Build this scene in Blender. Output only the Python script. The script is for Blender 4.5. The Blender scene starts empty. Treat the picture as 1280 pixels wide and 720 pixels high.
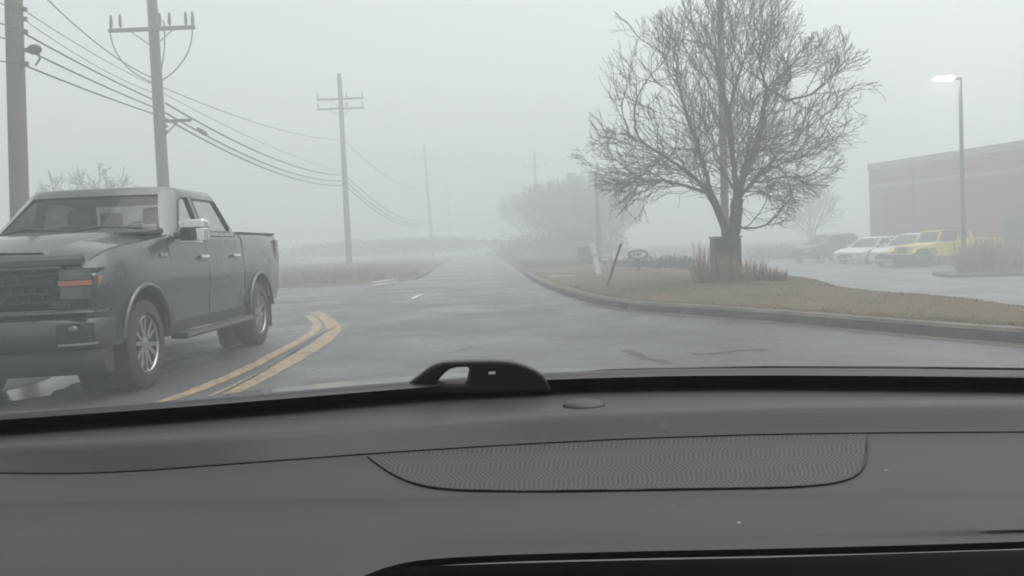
import bpy, bmesh, math, random
import numpy as np
from mathutils import Vector, Matrix

random.seed(7)
rng = np.random.default_rng(11)
S = bpy.context.scene
COL = S.collection
PI = math.pi
R = math.radians

# ------------------------------------------------------------------ camera model
F = 1130.0                       # focal length in pixels of a 1280 wide frame
CAM = Vector((0, 0, 1.18))
CROT = Matrix.Rotation(R(-1.84), 3, 'Z') @ Matrix.Rotation(R(90 - 2.74), 3, 'X') @ Matrix.Rotation(R(-2.4), 3, 'Z')


def ray(px, py):
    return CROT @ Vector(((px - 640) / F, (360 - py) / F, -1))


def gp(px, py, z=0.0):
    v = ray(px, py)
    return CAM + v * ((z - CAM.z) / v.z)


def at(px, py, Y):
    v = ray(px, py)
    return CAM + v * (Y / v.y)


# ------------------------------------------------------------------ materials
def nodes_of(name):
    m = bpy.data.materials.new(name)
    m.use_nodes = True
    nt = m.node_tree
    return m, nt, nt.nodes['Principled BSDF']


def N(nt, kind, **kw):
    n = nt.nodes.new(kind)
    for k, v in kw.items():
        setattr(n, k, v)
    return n


def noise(nt, scale, detail=4, rough=.55, coord='Object', stretch=None):
    tc = N(nt, 'ShaderNodeTexCoord')
    src = tc.outputs[coord]
    if stretch:
        mp = N(nt, 'ShaderNodeMapping')
        mp.inputs['Scale'].default_value = stretch
        nt.links.new(src, mp.inputs['Vector'])
        src = mp.outputs[0]
    n = N(nt, 'ShaderNodeTexNoise')
    n.inputs['Scale'].default_value = scale
    n.inputs['Detail'].default_value = detail
    n.inputs['Roughness'].default_value = rough
    nt.links.new(src, n.inputs['Vector'])
    return n.outputs['Fac']


def ramp(nt, src, stops):
    r = N(nt, 'ShaderNodeValToRGB')
    e = r.color_ramp.elements
    while len(e) < len(stops):
        e.new(.5)
    for i, (p, c) in enumerate(stops):
        e[i].position = p
        e[i].color = (c, c, c, 1) if isinstance(c, (int, float)) else (*c, 1)
    nt.links.new(src, r.inputs[0])
    return r.outputs[0]


def mixc(nt, fac, a, b, mode='MIX'):
    m = N(nt, 'ShaderNodeMix', data_type='RGBA', blend_type=mode)
    for s, v in ((m.inputs[0], fac), (m.inputs[6], a), (m.inputs[7], b)):
        if hasattr(v, 'is_linked'):
            nt.links.new(v, s)
        elif isinstance(v, (int, float)):
            s.default_value = v
        else:
            s.default_value = (*v, 1)
    return m.outputs[2]


def mat(name, c1, c2=None, scale=8, rough=.6, metal=0, bump=0, bscale=None, coat=0, rough2=None, stretch=None, spec=.5, coord='Object', dist=.02):
    m, nt, b = nodes_of(name)
    c2 = c2 or tuple(x * .8 for x in c1)
    f = noise(nt, scale, stretch=stretch, coord=coord)
    nt.links.new(mixc(nt, ramp(nt, f, [(.32, 0.), (.68, 1.)]), c1, c2), b.inputs['Base Color'])
    if rough2 is not None:
        mr = N(nt, 'ShaderNodeMapRange')
        mr.inputs['From Min'].default_value = .3
        mr.inputs['From Max'].default_value = .7
        mr.inputs['To Min'].default_value = rough
        mr.inputs['To Max'].default_value = rough2
        nt.links.new(noise(nt, scale * .6, coord=coord), mr.inputs['Value'])
        nt.links.new(mr.outputs[0], b.inputs['Roughness'])
    else:
        b.inputs['Roughness'].default_value = rough
    b.inputs['Metallic'].default_value = metal
    b.inputs['Specular IOR Level'].default_value = spec
    b.inputs['Coat Weight'].default_value = coat
    b.inputs['Coat Roughness'].default_value = .05
    if bump:
        bn = N(nt, 'ShaderNodeBump')
        bn.inputs['Strength'].default_value = bump
        bn.inputs['Distance'].default_value = dist
        nt.links.new(noise(nt, bscale or scale * 4, stretch=stretch, coord=coord), bn.inputs['Height'])
        nt.links.new(bn.outputs[0], b.inputs['Normal'])
    return m


def glass_mat(name, tint, gloss=.12, rough=.02, fres=.8):
    """thin tinted pane: mostly transparent, reflecting more at a grazing view"""
    m = bpy.data.materials.new(name)
    m.use_nodes = True
    nt = m.node_tree
    nt.nodes.clear()
    out = N(nt, 'ShaderNodeOutputMaterial')
    mx = N(nt, 'ShaderNodeMixShader')
    tr = N(nt, 'ShaderNodeBsdfTransparent')
    tr.inputs[0].default_value = (*tint, 1)
    gl = N(nt, 'ShaderNodeBsdfGlossy')
    gl.inputs['Roughness'].default_value = rough
    lw = N(nt, 'ShaderNodeLayerWeight')
    lw.inputs['Blend'].default_value = .5
    p5 = N(nt, 'ShaderNodeMath', operation='POWER')
    p5.inputs[1].default_value = 4
    nt.links.new(lw.outputs['Facing'], p5.inputs[0])
    fr = N(nt, 'ShaderNodeMath', operation='MULTIPLY_ADD')
    fr.inputs[1].default_value = .92
    fr.inputs[2].default_value = .06
    nt.links.new(p5.outputs[0], fr.inputs[0])
    mu = N(nt, 'ShaderNodeMath', operation='MULTIPLY_ADD')
    mu.inputs[1].default_value = fres
    mu.inputs[2].default_value = gloss
    mu.use_clamp = True
    nt.links.new(fr.outputs[0], mu.inputs[0])
    nt.links.new(mu.outputs[0], mx.inputs[0])
    nt.links.new(tr.outputs[0], mx.inputs[1])
    nt.links.new(gl.outputs[0], mx.inputs[2])
    nt.links.new(mx.outputs[0], out.inputs[0])
    return m


def emit_mat(name, col, strength):
    m, nt, b = nodes_of(name)
    b.inputs['Base Color'].default_value = (.9, .9, .9, 1)
    b.inputs['Emission Color'].default_value = (*col, 1)
    b.inputs['Emission Strength'].default_value = strength
    return m


def asphalt_mat(name, dark, pale, wet=.35):
    m, nt, b = nodes_of(name)
    big = noise(nt, .35, 5, .6)
    lanes = noise(nt, .9, 5, .65, stretch=(1.0, .08, 1))
    fine = noise(nt, 160, 3, .7)
    mid = noise(nt, 5, 6, .65)
    c = mixc(nt, ramp(nt, big, [(.3, 0.), (.7, 1.)]), dark, pale)
    c = mixc(nt, ramp(nt, lanes, [(.38, .45), (.62, 0.)]), c, tuple(x * .8 for x in dark))
    c = mixc(nt, ramp(nt, mid, [(.55, 0.), (.75, .45)]), c, (.085, .078, .066))
    c = mixc(nt, ramp(nt, fine, [(.3, .5), (.7, 0.)]), c, (.02, .02, .02))
    # cracks
    tc = N(nt, 'ShaderNodeTexCoord')
    vo = N(nt, 'ShaderNodeTexVoronoi', feature='DISTANCE_TO_EDGE')
    vo.inputs['Scale'].default_value = .33
    wv = N(nt, 'ShaderNodeVectorMath', operation='ADD')
    ns = N(nt, 'ShaderNodeTexNoise')
    ns.inputs['Scale'].default_value = 1.2
    sc = N(nt, 'ShaderNodeVectorMath', operation='SCALE')
    sc.inputs['Scale'].default_value = .9
    nt.links.new(tc.outputs['Object'], ns.inputs['Vector'])
    nt.links.new(ns.outputs['Color'], sc.inputs[0])
    nt.links.new(tc.outputs['Object'], wv.inputs[0])
    nt.links.new(sc.outputs[0], wv.inputs[1])
    nt.links.new(wv.outputs[0], vo.inputs['Vector'])
    c = mixc(nt, ramp(nt, vo.outputs['Distance'], [(.003, .55), (.012, 0.)]), c, (.022, .02, .018))
    nt.links.new(c, b.inputs['Base Color'])
    rr = ramp(nt, noise(nt, .5, 4, .6), [(.35, wet), (.6, wet + .3)])
    nt.links.new(rr, b.inputs['Roughness'])
    bn = N(nt, 'ShaderNodeBump')
    bn.inputs['Strength'].default_value = .5
    bn.inputs['Distance'].default_value = .01
    nt.links.new(fine, bn.inputs['Height'])
    nt.links.new(bn.outputs[0], b.inputs['Normal'])
    return m


M = {}
M['asphalt'] = asphalt_mat('wet asphalt', (.066, .068, .066), (.086, .087, .083), .24)
M['lot'] = asphalt_mat('parking lot asphalt', (.12, .125, .125), (.17, .172, .17), .4)
M['ground'] = mat('dry winter turf', (.104, .072, .039), (.070, .053, .030), 1.3, .95, bump=.6, bscale=30, dist=.04)
M['kerb'] = mat('weathered concrete kerb', (.15, .13, .105), (.075, .065, .05), 2.5, .85, bump=.35, bscale=60)
M['gutter'] = mat('silt in the gutter', (.042, .036, .028), (.065, .055, .042), 3, .8, bump=.4, bscale=50)
M['concrete'] = mat('pale concrete', (.42, .41, .39), (.33, .32, .30), 3, .8, bump=.2)


def worn_paint(name, c1, c2):
    """road paint rubbed through to the asphalt in patches and grains"""
    m, nt, b = nodes_of(name)
    c = mixc(nt, ramp(nt, noise(nt, 2.2, 5, .6), [(.35, 0.), (.65, 1.)]), c1, c2)
    c = mixc(nt, ramp(nt, noise(nt, 9, 7, .72), [(.45, 0.), (.58, .85)]), c, (.075, .072, .066))
    c = mixc(nt, ramp(nt, noise(nt, 90, 4, .7), [(.52, 0.), (.66, .7)]), c, (.06, .058, .054))
    nt.links.new(c, b.inputs['Base Color'])
    b.inputs['Roughness'].default_value = .5
    return m


M['yellow_line'] = worn_paint('worn yellow road paint', (.40, .285, .125), (.27, .20, .11))
M['white_line_and_highlight'] = mat('worn white road paint and wet highlight', (.60, .60, .58), (.35, .35, .34), 4, .55)
M['tar'] = mat('crack sealing tar', (.03, .027, .024), (.055, .048, .04), 6, .5)
M['puddle'] = mat('film of rain water', (.05, .052, .054), (.06, .06, .06), 2, .17, spec=.5)
M['wood_pole'] = mat('weathered pole wood', (.12, .10, .085), (.075, .064, .055), 3, .9, bump=.4, stretch=(8, 8, .5))
M['wood_arm'] = mat('grey crossarm timber', (.10, .092, .085), None, 4, .9)
M['steel'] = mat('galvanised steel', (.11, .112, .112), None, 3, .55, .4)
M['ceramic'] = mat('brown porcelain', (.07, .055, .05), None, 4, .4)
M['cable'] = mat('black cable sheath', (.022, .022, .024), None, 5, .6)
M['bark'] = mat('damp grey bark', (.060, .054, .045), (.034, .031, .026), 7, .9, bump=.5, bscale=40, stretch=(2, 2, .6))
M['twig'] = mat('damp twig bark', (.055, .045, .037), (.038, .032, .028), 3, .9)
M['far_twig'] = mat('grey twigs', (.05, .045, .04), None, 3, .9)
M['straw'] = mat('dry ornamental grass', (.36, .24, .17), (.26, .16, .11), 5, .9)
M['lawn'] = mat('short dormant grass', (.108, .077, .038), (.076, .062, .031), .8, .95)
M['field_grass'] = mat('rough field grass', (.15, .095, .06), (.10, .072, .045), .35, .95)
M['shrub'] = mat('brown winter shrub', (.075, .055, .04), (.05, .045, .035), 2, .9)
M['green_metal'] = mat('dark green enamel', (.022, .030, .026), None, 6, .5)
M['white_wood'] = mat('white painted wood', (.84, .84, .82), (.74, .74, .72), 8, .6)
M['black_metal'] = mat('black painted metal', (.022, .022, .023), None, 6, .5)
M['sign_white'] = mat('white sign face', (.68, .69, .68), (.6, .62, .62), 4, .5)
M['sign_grey'] = mat('grey sign lettering', (.22, .23, .24), None, 4, .5)
M['brick_pale'] = mat('buff coping', (.36, .30, .25), (.30, .25, .21), 2, .85)
M['roof_membrane'] = mat('flat roof membrane', (.2, .2, .2), None, 2, .9)
M['dark_door'] = mat('dark service door', (.045, .045, .048), None, 2, .6)
# truck
M['paint'] = mat('dark grey metallic paint', (.046, .053, .056), (.039, .045, .047), 1.6, .22, .3, coat=.55, rough2=.32)
M['dirty_paint'] = mat('road grimed lower paint', (.055, .058, .058), (.042, .043, .042), 2.5, .5, .3, coat=.2)
M['black_plastic'] = mat('black moulded plastic', (.016, .017, .018), (.022, .022, .023), 9, .55)
M['gloss_black'] = mat('gloss black trim', (.012, .013, .014), None, 5, .15, coat=.5)
M['chrome'] = mat('bright chrome', (.80, .81, .82), (.72, .73, .74), 6, .12, 1.0)
M['alloy'] = mat('machined alloy', (.42, .43, .44), (.33, .34, .35), 6, .3, .9)
M['rubber'] = mat('tyre rubber', (.022, .022, .021), (.032, .031, .029), 8, .8, bump=.3, bscale=60)
M['amber'] = mat('amber lens', (.42, .165, .085), (.36, .145, .075), 10, .2, coat=.5)
M['red_lens'] = mat('red lamp lens', (.09, .012, .012), None, 6, .15, coat=.6)
M['lamp_lens'] = mat('grey smoked lamp lens', (.11, .12, .125), (.07, .075, .08), 14, .1, coat=.8)
M['clear_lens'] = mat('clear lamp lens', (.5, .52, .53), None, 14, .1, coat=.8)
M['tint'] = glass_mat('tinted side glass', (.60, .62, .62), .30)
M['screen'] = glass_mat('windscreen glass', (.62, .64, .65), .03, .02, .28)
M['seat'] = mat('grey seat cloth', (.07, .07, .072), None, 20, .9)
M['sticker'] = mat('white paper sticker', (.6, .62, .6), None, 30, .6)
M['far_glass'] = mat('dark car glass', (.02, .023, .025), None, 3, .15, spec=.25)
M['white_paint'] = mat('white car paint', (.70, .71, .71), (.62, .63, .63), 2, .3, coat=.6)
M['silver_paint'] = mat('silver car paint', (.42, .43, .44), None, 2, .3, .4, coat=.6)
M['maroon_paint'] = mat('dark brown car paint', (.11, .085, .085), None, 2, .3, .2, coat=.6)
M['jeep_yellow'] = mat('bright yellow paint', (.66, .56, .06), (.58, .49, .05), 2, .35, coat=.5)
# own car
M['windshield'] = glass_mat('clear coated windscreen', (.985, .99, .985), 0.0, .12, .07)
M['headliner'] = mat('grey headliner cloth', (.22, .22, .22), None, 40, .95)
M['seal'] = mat('black glass seal', (.006, .0065, .008), None, 9, .42)
M['hood'] = mat('dark blue grey bonnet paint', (.10, .105, .12), None, 3, .25, .4, coat=.6)


def dash_mat(name, base, alt, rough=.62):
    m, nt, b = nodes_of(name)
    f = noise(nt, 3.2, 4, .6)
    dust = noise(nt, 26, 6, .75)
    c = mixc(nt, ramp(nt, f, [(.35, 0.), (.65, 1.)]), base, alt)
    c = mixc(nt, ramp(nt, dust, [(.62, 0.), (.8, .22)]), c, (.16, .15, .14))
    speck = N(nt, 'ShaderNodeTexVoronoi')
    speck.inputs['Scale'].default_value = 22
    tc = N(nt, 'ShaderNodeTexCoord')
    nt.links.new(tc.outputs['Object'], speck.inputs['Vector'])
    c = mixc(nt, ramp(nt, speck.outputs['Distance'], [(.025, .8), (.045, 0.)]), c, (.26, .25, .24))
    nt.links.new(c, b.inputs['Base Color'])
    b.inputs['Roughness'].default_value = rough
    b.inputs['Specular IOR Level'].default_value = .4
    bn = N(nt, 'ShaderNodeBump')
    bn.inputs['Strength'].default_value = .16
    bn.inputs['Distance'].default_value = .0008
    v2 = N(nt, 'ShaderNodeTexVoronoi')
    v2.inputs['Scale'].default_value = 700
    nt.links.new(tc.outputs['Object'], v2.inputs['Vector'])
    nt.links.new(v2.outputs['Distance'], bn.inputs['Height'])
    nt.links.new(bn.outputs[0], b.inputs['Normal'])
    return m


M['dash'] = dash_mat('soft dashboard skin', (.038, .0300, .0335), (.0300, .0300, .0318))
M['dash_upper'] = dash_mat('dashboard skin near the glass', (.031, .0272, .031), (.0265, .0265, .0295), .5)


def grille_mat():
    m, nt, b = nodes_of('perforated speaker cover')
    tc = N(nt, 'ShaderNodeTexCoord')
    sep = N(nt, 'ShaderNodeSeparateXYZ')
    nt.links.new(tc.outputs['Object'], sep.inputs[0])

    def wave(sock, per, shift=None):
        a = N(nt, 'ShaderNodeMath', operation='MULTIPLY')
        a.inputs[1].default_value = 2 * PI / per
        nt.links.new(sock, a.inputs[0])
        s = N(nt, 'ShaderNodeMath', operation='SINE')
        nt.links.new(a.outputs[0], s.inputs[0])
        return s.outputs[0]

    # holes set along rows that fan out from the middle of the cover
    fan = N(nt, 'ShaderNodeMath', operation='MULTIPLY_ADD')
    yy = N(nt, 'ShaderNodeMath', operation='MULTIPLY_ADD')
    yy.inputs[1].default_value = -1.5
    yy.inputs[2].default_value = 2.05
    nt.links.new(sep.outputs[1], yy.inputs[0])
    xs = N(nt, 'ShaderNodeMath', operation='SUBTRACT')
    xs.inputs[1].default_value = .125
    nt.links.new(sep.outputs[0], xs.inputs[0])
    wig = N(nt, 'ShaderNodeMath', operation='MULTIPLY_ADD')
    wig.inputs[1].default_value = .0022
    nt.links.new(wave(sep.outputs[1], .055), wig.inputs[0])
    nt.links.new(xs.outputs[0], wig.inputs[2])
    fx = N(nt, 'ShaderNodeMath', operation='MULTIPLY')
    nt.links.new(wig.outputs[0], fx.inputs[0])
    nt.links.new(yy.outputs[0], fx.inputs[1])
    mu = N(nt, 'ShaderNodeMath', operation='MULTIPLY')
    nt.links.new(wave(fx.outputs[0], .0056), mu.inputs[0])
    nt.links.new(wave(sep.outputs[1], .0105), mu.inputs[1])
    hole = ramp(nt, mu.outputs[0], [(-.05, 0.), (.30, 1.)])
    c = mixc(nt, hole, (.036, .036, .037), (.004, .004, .004))
    nt.links.new(c, b.inputs['Base Color'])
    b.inputs['Roughness'].default_value = .6
    bn = N(nt, 'ShaderNodeBump', invert=True)
    bn.inputs['Strength'].default_value = .5
    bn.inputs['Distance'].default_value = .001
    nt.links.new(hole, bn.inputs['Height'])
    nt.links.new(bn.outputs[0], b.inputs['Normal'])
    return m


M['speaker'] = grille_mat()


def brick_mat():
    m, nt, b = nodes_of('brown brick wall')
    tc = N(nt, 'ShaderNodeTexCoord')
    mp = N(nt, 'ShaderNodeMapping')
    nt.links.new(tc.outputs['UV'], mp.inputs['Vector'])
    br = N(nt, 'ShaderNodeTexBrick')
    br.inputs['Color1'].default_value = (.215, .064, .034, 1)
    br.inputs['Color2'].default_value = (.165, .050, .028, 1)
    br.inputs['Mortar'].default_value = (.17, .105, .08, 1)
    br.inputs['Scale'].default_value = 1
    br.inputs['Brick Width'].default_value = .21
    br.inputs['Row Height'].default_value = .075
    br.inputs['Mortar Size'].default_value = .006
    nt.links.new(mp.outputs[0], br.inputs['Vector'])
    c = mixc(nt, ramp(nt, noise(nt, .4, 5), [(.3, 0.), (.7, .35)]), br.outputs['Color'], (.09, .042, .030))
    nt.links.new(c, b.inputs['Base Color'])
    b.inputs['Roughness'].default_value = .85
    return m


M['brick'] = brick_mat()


# ------------------------------------------------------------------ mesh helpers
class MB:
    def __init__(self):
        self.v, self.f, self.mi, self.k = [], [], [], 0

    def add(self, vs, fs):
        o = len(self.v)
        self.v += [tuple(p) for p in vs]
        self.f += [tuple(i + o for i in f) for f in fs]
        self.mi += [self.k] * len(fs)
        return self

    def box(self, lo, hi, mtx=None):
        x0, y0, z0 = lo
        x1, y1, z1 = hi
        vs = [Vector(p) for p in ((x0, y0, z0), (x1, y0, z0), (x1, y1, z0), (x0, y1, z0), (x0, y0, z1), (x1, y0, z1), (x1, y1, z1), (x0, y1, z1))]
        if mtx is not None:
            vs = [mtx @ p for p in vs]
        return self.add(vs, [(3, 2, 1, 0), (4, 5, 6, 7), (0, 1, 5, 4), (1, 2, 6, 5), (2, 3, 7, 6), (3, 0, 4, 7)])

    def loft(self, rings, cap=True, closed=True):
        n = len(rings[0])
        vs = [p for r in rings for p in r]
        fs = []
        m = n if closed else n - 1
        for i in range(len(rings) - 1):
            for j in range(m):
                a, b = i * n + j, i * n + (j + 1) % n
                fs.append((a, b, b + n, a + n))
        if cap and closed:
            fs.append(tuple(range(n - 1, -1, -1)))
            fs.append(tuple(range((len(rings) - 1) * n, len(rings) * n)))
        return self.add(vs, fs)

    def grid(self, rows):
        return self.loft(rows, cap=False, closed=False)

    def prism(self, poly, axis, a, b):
        """polygon of 2-D points swept along an axis from a to b"""
        def p3(p, t):
            return {'x': (t, p[0], p[1]), 'y': (p[0], t, p[1]), 'z': (p[0], p[1], t)}[axis]
        return self.loft([[p3(p, a) for p in poly], [p3(p, b) for p in poly]])

    def tube(self, pts, r, n=6, cap=True):
        pts = [Vector(p) for p in pts]
        rs = r if isinstance(r, (list, tuple)) else [r] * len(pts)
        t = (pts[1] - pts[0]).normalized()
        u = t.orthogonal().normalized()
        rings = []
        for i, p in enumerate(pts):
            if i < len(pts) - 1:
                t2 = (pts[i + 1] - p)
                if i > 0:
                    t2 = t2.normalized() + (p - pts[i - 1]).normalized()
                t2.normalize()
            else:
                t2 = (p - pts[i - 1]).normalized()
            u = (u - t2 * u.dot(t2))
            if u.length < 1e-5:
                u = t2.orthogonal()
            u.normalize()
            w = t2.cross(u)
            rings.append([p + (u * math.cos(2 * PI * k / n) + w * math.sin(2 * PI * k / n)) * rs[i] for k in range(n)])
        return self.loft(rings, cap=cap)

    def lathe(self, prof, axis='x', n=32, c=(0, 0, 0), closed_prof=False):
        """profile of (radius, along) revolved"""
        rings = []
        c = Vector(c)
        for r, a in prof:
            ring = []
            for k in range(n):
                ca, sa = r * math.cos(2 * PI * k / n), r * math.sin(2 * PI * k / n)
                ring.append(c + Vector({'x': (a, ca, sa), 'y': (ca, a, sa), 'z': (ca, sa, a)}[axis]))
            rings.append(ring)
        if closed_prof:
            rings.append(rings[0])
            return self.loft(rings, cap=False)
        return self.loft(rings)

    def ellipsoid(self, c, r, n=12, m=8):
        rings = []
        for i in range(1, m):
            a = PI * i / m - PI / 2
            rings.append([(c[0] + r[0] * math.cos(a) * math.cos(2 * PI * k / n), c[1] + r[1] * math.cos(a) * math.sin(2 * PI * k / n), c[2] + r[2] * math.sin(a)) for k in range(n)])
        return self.loft(rings)

    def build(self, name, material, parent=None, smooth=None, bevel=0, seg=2):
        me = bpy.data.meshes.new(name)
        me.from_pydata(self.v, [], self.f)
        for mm in (material if isinstance(material, (list, tuple)) else [material]):
            me.materials.append(mm)
        if any(self.mi):
            me.polygons.foreach_set('material_index', self.mi)
        bm = bmesh.new()
        bm.from_mesh(me)
        bmesh.ops.recalc_face_normals(bm, faces=bm.faces)
        bm.to_mesh(me)
        bm.free()
        if smooth is not None:
            me.polygons.foreach_set('use_smooth', [True] * len(me.polygons))
            me.set_sharp_from_angle(angle=R(smooth))
        me.update()
        o = bpy.data.objects.new(name, me)
        COL.objects.link(o)
        o.parent = parent
        if bevel:
            bv = o.modifiers.new('Bevel', 'BEVEL')
            bv.width, bv.segments, bv.limit_method, bv.angle_limit = bevel, seg, 'ANGLE', R(35)
            bv.harden_normals = False
        return o


def raw_mesh(name, v, f, material, parent=None, smooth=False):
    me = bpy.data.meshes.new(name)
    me.from_pydata(v, [], f)
    me.materials.append(material)
    if smooth:
        me.polygons.foreach_set('use_smooth', [True] * len(me.polygons))
    me.update()
    o = bpy.data.objects.new(name, me)
    COL.objects.link(o)
    o.parent = parent
    return o


def cut(o, cutters):
    """subtract cutter objects, bake the result and remove them"""
    for c in cutters:
        c.parent = o.parent
        md = o.modifiers.new('Boolean', 'BOOLEAN')
        md.operation, md.solver, md.object = 'DIFFERENCE', 'EXACT', c
        md.material_mode = 'TRANSFER'
    bpy.context.view_layer.update()
    dg = bpy.context.evaluated_depsgraph_get()
    me = bpy.data.meshes.new_from_object(o.evaluated_get(dg))
    o.modifiers.clear()
    o.data = me
    for c in cutters:
        bpy.data.objects.remove(c)
    return o


def smooth(o, deg):
    o.data.polygons.foreach_set('use_smooth', [True] * len(o.data.polygons))
    o.data.set_sharp_from_angle(angle=R(deg))
    return o


def bevel(o, w, seg=2, ang=35):
    bv = o.modifiers.new('Bevel', 'BEVEL')
    bv.width, bv.segments, bv.limit_method, bv.angle_limit = w, seg, 'ANGLE', R(ang)
    return o


def tag(o, label=None, cat=None, group=None, kind=None):
    for k, v in (('label', label), ('category', cat), ('group', group), ('kind', kind)):
        if v:
            o[k] = v
    return o


def thing(name, loc, label, cat, group=None, rz=0.0):
    o = bpy.data.objects.new(name, None)
    COL.objects.link(o)
    o.location = loc
    o.rotation_euler = (0, 0, rz)
    o.empty_display_size = .2
    return tag(o, label, cat, group)


def copy_tree(o, parent=None):
    c = o.copy()
    COL.objects.link(c)
    c.parent = parent
    for ch in list(o.children):
        copy_tree(ch, c)
    return c


# ------------------------------------------------------------------ the setting: terrain, roads
KERB = [(13., -1.5), (10.2, 1.6), (7.3, 5.2), (5.25, 8.7), (3.85, 12.1), (3.2, 13.5), (2.5, 15.0), (2.02, 17.8), (1.72, 23), (1.6, 30), (1.6, 60), (1.7, 200), (1.8, 400)]


def spline(pts, per=8):
    out = []
    n = len(pts)
    P = [Vector(p) for p in pts]
    for i in range(n - 1):
        p0, p1, p2, p3 = P[max(i - 1, 0)], P[i], P[i + 1], P[min(i + 2, n - 1)]
        d1 = (p2 - p1).length
        m1 = (p2 - p0) * (d1 / max((p1 - p0).length + d1, 1e-6)) if i > 0 else (p2 - p1)
        m2 = (p3 - p1) * (d1 / max((p3 - p2).length + d1, 1e-6)) if i < n - 2 else (p2 - p1)
        for k in range(per):
            t = k / per
            out.append(p1 * (2 * t ** 3 - 3 * t * t + 1) + m1 * (t ** 3 - 2 * t * t + t) + p2 * (-2 * t ** 3 + 3 * t * t) + m2 * (t ** 3 - t * t))
    out.append(P[-1])
    return out


KP = spline([(*p, 0) for p in KERB], 6)
LEFT_EDGE = [(-2.9, 400), (-2.7, 60), (-2.45, 40), (-2.5, 35), (-3.2, 32.8), (-5, 31.6), (-8, 31.0), (-14, 30.6), (-40, 30), (-40, 14.5), (-12, 14), (-9, 12), (-8, 8), (-8, -12), (13, -12)]
ROADPOLY = [(p.x, p.y) for p in KP] + LEFT_EDGE


def poly_dist(px, py, poly):
    """signed distance, negative inside"""
    d = np.full(px.shape, 1e9)
    inside = np.zeros(px.shape, bool)
    n = len(poly)
    for i in range(n):
        x0, y0 = poly[i]
        x1, y1 = poly[(i + 1) % n]
        dx, dy = x1 - x0, y1 - y0
        L = dx * dx + dy * dy + 1e-9
        t = np.clip(((px - x0) * dx + (py - y0) * dy) / L, 0, 1)
        d = np.minimum(d, np.hypot(px - x0 - t * dx, py - y0 - t * dy))
        if abs(dy) > 1e-9:
            c = ((y0 > py) != (y1 > py)) & (px < dx * (py - y0) / dy + x0)
            inside ^= c
    return np.where(inside, -d, d)


LOT_Z = -.62


def sstep(a, b, x):
    t = np.clip((x - a) / (b - a), 0, 1)
    return t * t * (3 - 2 * t)


def terrain(x, y):
    x, y = np.asarray(x, float), np.asarray(y, float)
    d = poly_dist(x, y, ROADPOLY)
    right = x > np.interp(y, [-12, 400], [-1., -1.])
    bump_ = .05 * np.sin(x * .9 + y * .37) * np.sin(y * .53 - x * .2) + .03 * np.sin(x * 2.3) * np.sin(y * 1.7)
    # right verge then the sunken parking lot
    crest = np.interp(y, [-10, 0, 9, 13, 16, 19, 24, 36, 60], [15, 12.4, 6.6, 6.3, 6.0, 6.7, 6.5, 6.6, 6.8])
    vz = .16 + .10 * sstep(.3, 2.5, d) * np.exp(-((y - 18) / 7.) ** 2) + bump_ * .5 * sstep(.2, 1.5, d)
    rz = vz + (LOT_Z - .03 - vz) * sstep(crest - .2, crest + 2.6, x)
    rz = np.where(y > 75, rz * 0 + .2, rz)
    lz = .07 + bump_ * 1.2 * sstep(.3, 3, d) + .35 * sstep(5, 40, d)
    z = np.where(right, rz, lz)
    return np.where(d < .04, np.where(right, -.45, -.2), z)


def axis(parts):
    out = []
    for a, b, s in parts:
        out += list(np.arange(a, b, s))
    return np.array(out + [parts[-1][1]])


gx = axis([(-295, -60, 12), (-60, -14, 2), (-14, 10, .33), (10, 40, 1.5), (40, 295, 12)])
gy = axis([(-75, -12, 5), (-12, 38, .4), (38, 90, 2), (90, 415, 13)])
XX, YY = np.meshgrid(gx, gy)
ZZ = terrain(XX, YY)
gv = np.stack([XX, YY, ZZ], -1).reshape(-1, 3)
nx_, ny_ = len(gx), len(gy)
gf = [(j * nx_ + i, j * nx_ + i + 1, (j + 1) * nx_ + i + 1, (j + 1) * nx_ + i) for j in range(ny_ - 1) for i in range(nx_ - 1)]
g = raw_mesh('ground', gv.tolist(), gf, M['ground'], smooth=True)
tag(g, 'dormant brown turf either side of the road', kind='structure')


def flat_poly(name, poly, z, material, kind='structure'):
    bm = bmesh.new()
    vs = [bm.verts.new((p[0], p[1], z)) for p in poly]
    f = bm.faces.new(vs)
    bmesh.ops.triangulate(bm, faces=[f])
    bmesh.ops.recalc_face_normals(bm, faces=bm.faces)
    me = bpy.data.meshes.new(name)
    bm.to_mesh(me)
    bm.free()
    if me.polygons[0].normal.z < 0:
        me.flip_normals()
    me.materials.append(material)
    o = bpy.data.objects.new(name, me)
    COL.objects.link(o)
    o['kind'] = kind
    return o


road = flat_poly('road', ROADPOLY, 0, M['asphalt'])
lot = flat_poly('parking_lot', [(9.6, 2), (9.0, 8), (8.6, 14), (8.7, 20), (8.8, 30), (9.2, 74), (90, 74), (90, 2)], LOT_Z, M['lot'])


def ribbon(name, pts, w0, w1, z, material, kind='structure', jitter=0.0):
    """flat strip following pts; offsets w0 and w1 to its two sides"""
    P = [Vector((p[0], p[1], 0)) for p in pts]
    a, b = [], []
    for i, p in enumerate(P):
        t = (P[min(i + 1, len(P) - 1)] - P[max(i - 1, 0)]).normalized()
        n_ = Vector((t.y, -t.x, 0))
        a.append(p + n_ * (w0 + random.uniform(-jitter, jitter)) + Vector((0, 0, z)))
        b.append(p + n_ * (w1 + random.uniform(-jitter, jitter)) + Vector((0, 0, z)))
    mb = MB().grid([a, b])
    o = mb.build(name, material)
    if o.data.polygons[0].normal.z < 0:
        o.data.flip_normals()
    if kind:
        o['kind'] = kind
    return o


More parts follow.
